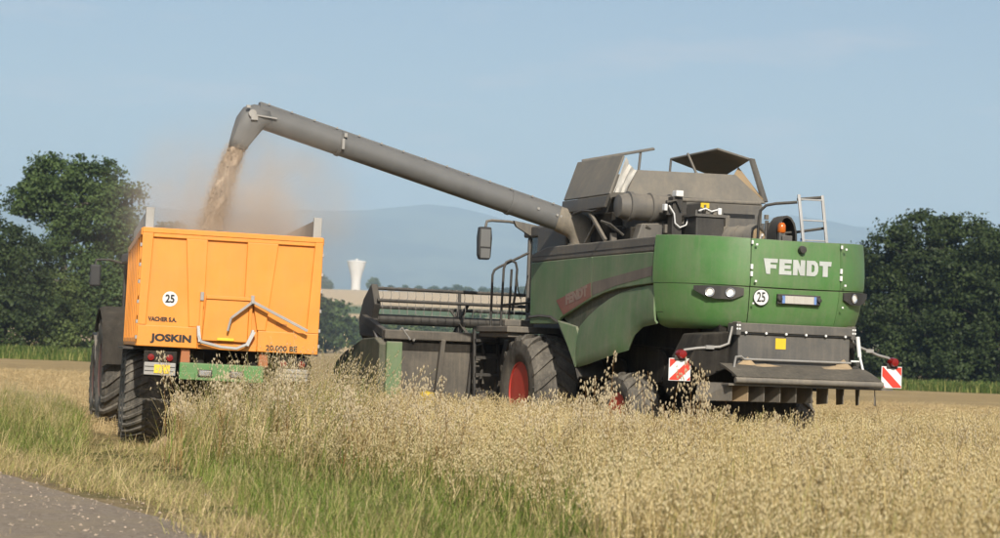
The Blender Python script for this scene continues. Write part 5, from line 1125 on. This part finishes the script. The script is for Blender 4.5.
# ================================================================== TRACTOR
TA = np.array([-5.83, 39.76]); TAH = R(15)
TT = empty('tractor', (TA[0], TA[1], 0), TAH, label='dark tractor with red wheel rims mostly hidden in front of the orange trailer', category='tractor')
def tt(mb, name, mat, **k): return mb.build(name, M_[mat], TT, **k)
for sg in (-1, 1):
    wheel(TT, (sg * 1.02, 0, .96), .96, .62, .05, 19, .50, sg, .85, rim_m='tractor_rim', spin=.2)
    wheel(TT, (sg * .95, 2.8, .74), .74, .52, .045, 18, .36, sg, .85, rim_m='tractor_rim', spin=.4)
    arc = [(1.12 * math.cos(R(a)), .98 + 1.14 * math.sin(R(a))) for a in (175, 150, 125, 100, 80, 60, 40)]
    G = [[(sg * x, v, w - (.05 if x > 1.3 else 0)) for x in (.68, .9, 1.28, 1.36)] for v, w in arc]; mb = MB(); mb.shell(G if sg < 0 else G[::-1], .04); tt(mb, 'rear_fender', 'under', smooth=40)  # near-black fender: shadow over the tractor put into its colour
    arc = [(2.8 + .86 * math.cos(R(a)), .76 + .88 * math.sin(R(a))) for a in (190, 165, 140, 115, 90, 65)]
    G = [[(sg * x, v, w) for x in (.70, .95, 1.20, 1.23)] for v, w in arc]; mb = MB(); mb.shell(G if sg < 0 else G[::-1], .03); tt(mb, 'front_fender', 'grey', smooth=40)
tt(MB().bx(-.38, .38, -.4, 3.3, .62, 1.2), 'transmission', 'under', bevel=.04)
tt(MB().prism([(1.3, 1.15), (3.9, 1.1), (4.0, 1.6), (3.6, 1.85), (1.3, 2.05)], -.45, .45, 0), 'bonnet', 'green_dusty', bevel=.06, seg=3)
mb = MB(); mb.bx(-.80, .80, -.55, 1.35, 1.15, 1.45); mb.prism([(-.65, 2.92), (1.45, 2.92), (1.50, 3.0), (1.3, 3.10), (-.5, 3.10), (-.7, 3.0)], -.88, .88, 0)
for u in (-.82, .82):
    for v, w in ((-.58, .02), (1.30, -.05), (.35, 0)): mb.bar((u, v, 1.4), (u * .98, v + w, 2.95), .07, .07)
tt(mb, 'cab', 'black', bevel=.03)
tt(MB().bx(-.79, .79, -.5, 1.26, 1.46, 2.92), 'cab_glass', 'glass')
for sg in (-1, 1):
    mb = MB(); mb.tube([(sg * .84, 1.25, 2.92), (sg * 1.10, 1.2, 2.98), (sg * 1.36, 1.1, 2.97), (sg * 1.38, 1.1, 2.85)], .022, 8); arm = tt(mb, 'mirror_arm', 'black', smooth=40)
    MB().bx(sg * 1.27, sg * 1.47, 1.04, 1.14, 2.48, 2.88).build('mirror', MIR, arm, bevel=.03)
mb = MB(); mb.tube([(.6, 1.45, 1.3), (.6, 1.45, 3.0)], .06, 12); tt(mb, 'exhaust', 'black', smooth=40)
tt(MB().bx(-.08, .08, -1.0, -.3, .70, .90), 'drawbar_hitch', 'under', bevel=.01)

# ================================================================== GRAIN AND DUST
def mat_grain():
    m, t, b = node_mat('falling_grain')
    c = mixc(t, rng(t, noise(t, 40, 6, .8), .3, .7), (.52, .39, .27), (.74, .58, .42)); c = mixc(t, rng(t, noise(t, 9, 4, .6, stretch=(1, 1, .35)), .4, .7), c, (.78, .62, .46))
    t.links.new(c, b.inputs['Base Color']); b.inputs['Roughness'].default_value = .95; b.inputs['Specular IOR Level'].default_value = .1
    bump(t, b, noise(t, 45, 6, .8), 1, .03); return m
GM = mat_grain()
def c_world(u, v, w): return Vector((CO[0] + u * math.cos(CTH) - v * math.sin(CTH), CO[1] + u * math.sin(CTH) + v * math.cos(CTH), w))
def make_grain():
    rs = np.random.default_rng(77); top = c_world(-6.88, 5.0, 4.50); n, m = 36, 28; V = []; F = []
    vx = Vector((-.95, -.25, 0))
    path = []
    for i in range(m):
        f = i / (m - 1); path.append(top + vx * (.46 * f) + Vector((0, 0, -.10 * f - 1.62 * f ** 1.25)))
    for i, p in enumerate(path):
        f = i / (m - 1)
        for j in range(n):
            a = 2 * math.pi * j / n
            w = 1 + .16 * math.sin(3 * a + i * .7) + .12 * math.sin(5 * a - i * 1.1) + .10 * rs.normal() + .08 * math.sin(i * 1.3 + 1.5 * math.cos(a))
            r_ = (.105 + .02 * f) * w; V.append((p.x + math.cos(a) * r_, p.y + math.sin(a) * r_, p.z + .03 * rs.normal()))
    for i in range(m - 1):
        for j in range(n): F.append((i * n + j, i * n + (j + 1) % n, (i + 1) * n + (j + 1) % n, (i + 1) * n + j))
    Va = np.array(V); Fa = np.array(F)
    k = 70000; f = rs.uniform(0, 1, k) ** .8; idx = np.clip((f * (m - 1)), 0, m - 1.001); i0 = idx.astype(int); pa = np.array([list(p) for p in path])
    c = pa[i0] + (pa[i0 + 1] - pa[i0]) * (idx - i0)[:, None]; rad = (.085 + .055 * f) * np.sqrt(-np.log(rs.uniform(.01, 1, k)) * 1.3 + .35); an = rs.uniform(0, 6.28, k)
    c = c + np.stack([np.cos(an) * rad, np.sin(an) * rad, rs.normal(0, .05, k)], 1)
    d = rs.normal(size=(k, 3)); d[:, 2] -= 1.2; d /= np.linalg.norm(d, axis=1, keepdims=True); a = np.cross(d, rs.normal(size=(k, 3))); a /= np.linalg.norm(a, axis=1, keepdims=True)
    s_ = rs.uniform(.005, .010, (k, 1))
    Q = np.stack([c - d * s_, c + a * s_ * .4, c + d * s_, c - a * s_ * .4], 1).reshape(-1, 3)
    VV = np.concatenate([Va, Q]); FF = np.concatenate([Fa, np.arange(k * 4).reshape(-1, 4) + len(Va)])
    o = link_mesh('grain_stream', fast_mesh('grain_stream', VV, FF, [GM])); o['kind'] = 'stuff'; o['label'] = 'tan grain pouring from the auger spout into the trailer'; o['category'] = 'grain'
    # heap inside the tub
    nx, ny = 30, 70; V = []; F = []
    e = Vector((path[-1].x - TO[0], path[-1].y - TO[1])); pu = e.x * math.cos(TTH) + e.y * math.sin(TTH); pv = -e.x * math.sin(TTH) + e.y * math.cos(TTH)
    for i in range(nx):
        for j in range(ny):
            u = -1.15 + 2.3 * i / (nx - 1); v = .2 + 6.6 * j / (ny - 1); dd = math.hypot(u - pu, v - pv)
            V.append((u, v, min(3.12, 2.2 + max(0, .92 - .42 * dd)) + rs.normal() * .01))
    for i in range(nx - 1):
        for j in range(ny - 1): q = i * ny + j; F.append((q, q + ny, q + ny + 1, q + 1))
    o = link_mesh('grain_heap', fast_mesh('grain_heap', V, F, [GM], smooth=True)); o.location = (TO[0], TO[1], 0); o.rotation_euler = (0, R(.8), TTH); o['kind'] = 'stuff'; o['label'] = 'heap of tan grain inside the orange trailer'; o['category'] = 'grain'
make_grain()
def dust_cloud(name, c, r_, dens, label, col=(1.0, .88, .74), seed=0., lo=.42, hi=.72, scale=1.1):
    mb = MB(); n, m = 20, 12; vs = []; fs = []
    for i in range(m + 1):
        for j in range(n):
            th = math.pi * i / m; ph = 2 * math.pi * j / n; vs.append((math.sin(th) * math.cos(ph), math.sin(th) * math.sin(ph), math.cos(th)))
    for i in range(m):
        for j in range(n): fs.append((i * n + j, (i + 1) * n + j, (i + 1) * n + (j + 1) % n, i * n + (j + 1) % n))
    mb.add(vs, fs)
    ma = bpy.data.materials.new(name); ma.use_nodes = True; t = ma.node_tree; t.nodes.remove(t.nodes['Principled BSDF'])
    pv = N(t, 'ShaderNodeVolumePrincipled'); pv.inputs['Color'].default_value = (*col, 1); pv.inputs['Anisotropy'].default_value = .1
    tcn = N(t, 'ShaderNodeTexCoord'); ln = N(t, 'ShaderNodeVectorMath', operation='LENGTH'); t.links.new(tcn.outputs['Object'], ln.inputs[0])
    fall = rng(t, ln.outputs['Value'], .15, .98, 1, 0); fall = mth(t, 'MULTIPLY', fall, fall)
    nz = N(t, 'ShaderNodeTexNoise', i_Scale=scale, i_Detail=4, i_Roughness=.6); mpn = N(t, 'ShaderNodeMapping'); mpn.inputs['Location'].default_value = (seed, seed, 0)
    ge = N(t, 'ShaderNodeNewGeometry'); t.links.new(ge.outputs['Position'], mpn.inputs['Vector']); t.links.new(mpn.outputs[0], nz.inputs['Vector'])
    d = mth(t, 'MULTIPLY', mth(t, 'MULTIPLY', fall, rng(t, nz.outputs[0], lo, hi, .12, 1)), dens); t.links.new(d, pv.inputs['Density'])
    t.links.new(pv.outputs[0], t.nodes['Material Output'].inputs['Volume'])
    o = mb.build(name, ma); o.location = c; o.scale = r_; o['kind'] = 'stuff'; o['label'] = label; o['category'] = 'dust'; return o
_p = c_world(-7.1, 5.0, 3.2)
dust_cloud('dust_cloud', (_p.x + .25, _p.y + .2, 3.45), (2.4, 2.2, 2.0), 2.8, 'tan dust rising round the pouring grain above the trailer', seed=3.)
dust_cloud('dust_haze', (_p.x - .6, _p.y + 6, 2.6), (5.5, 6.5, 3.0), .045, 'thin dust drifting over the tractor and trailer', seed=8., scale=.4)

_c = heap(0, 0, .26, .22, .20, .0, 0, 9); _o = _c.build('straw_clod', M_['chaff'], smooth=60); _o.location = (-4.6, 30.9, 0); _o['label'] = 'small tan clod of straw and soil beside the left trailer wheel'; _o['category'] = 'straw clod'
# ================================================================== HAZE
mb = MB(); mb.bx(-12000, 12000, -12000, 12000, -1.0, 760)
hz = mb.build('haze'); hz['kind'] = 'stuff'; hz['label'] = 'pale blue summer haze over the plain and hills'; hz['category'] = 'haze'
ma = bpy.data.materials.new('haze_air'); ma.use_nodes = True; t = ma.node_tree; t.nodes.remove(t.nodes['Principled BSDF'])
pv = N(t, 'ShaderNodeVolumePrincipled'); pv.inputs['Color'].default_value = (.54, .75, .98, 1); pv.inputs['Density'].default_value = 1.7e-4; pv.inputs['Anisotropy'].default_value = 0.0
t.links.new(pv.outputs[0], t.nodes['Material Output'].inputs['Volume']); hz.data.materials.append(ma)
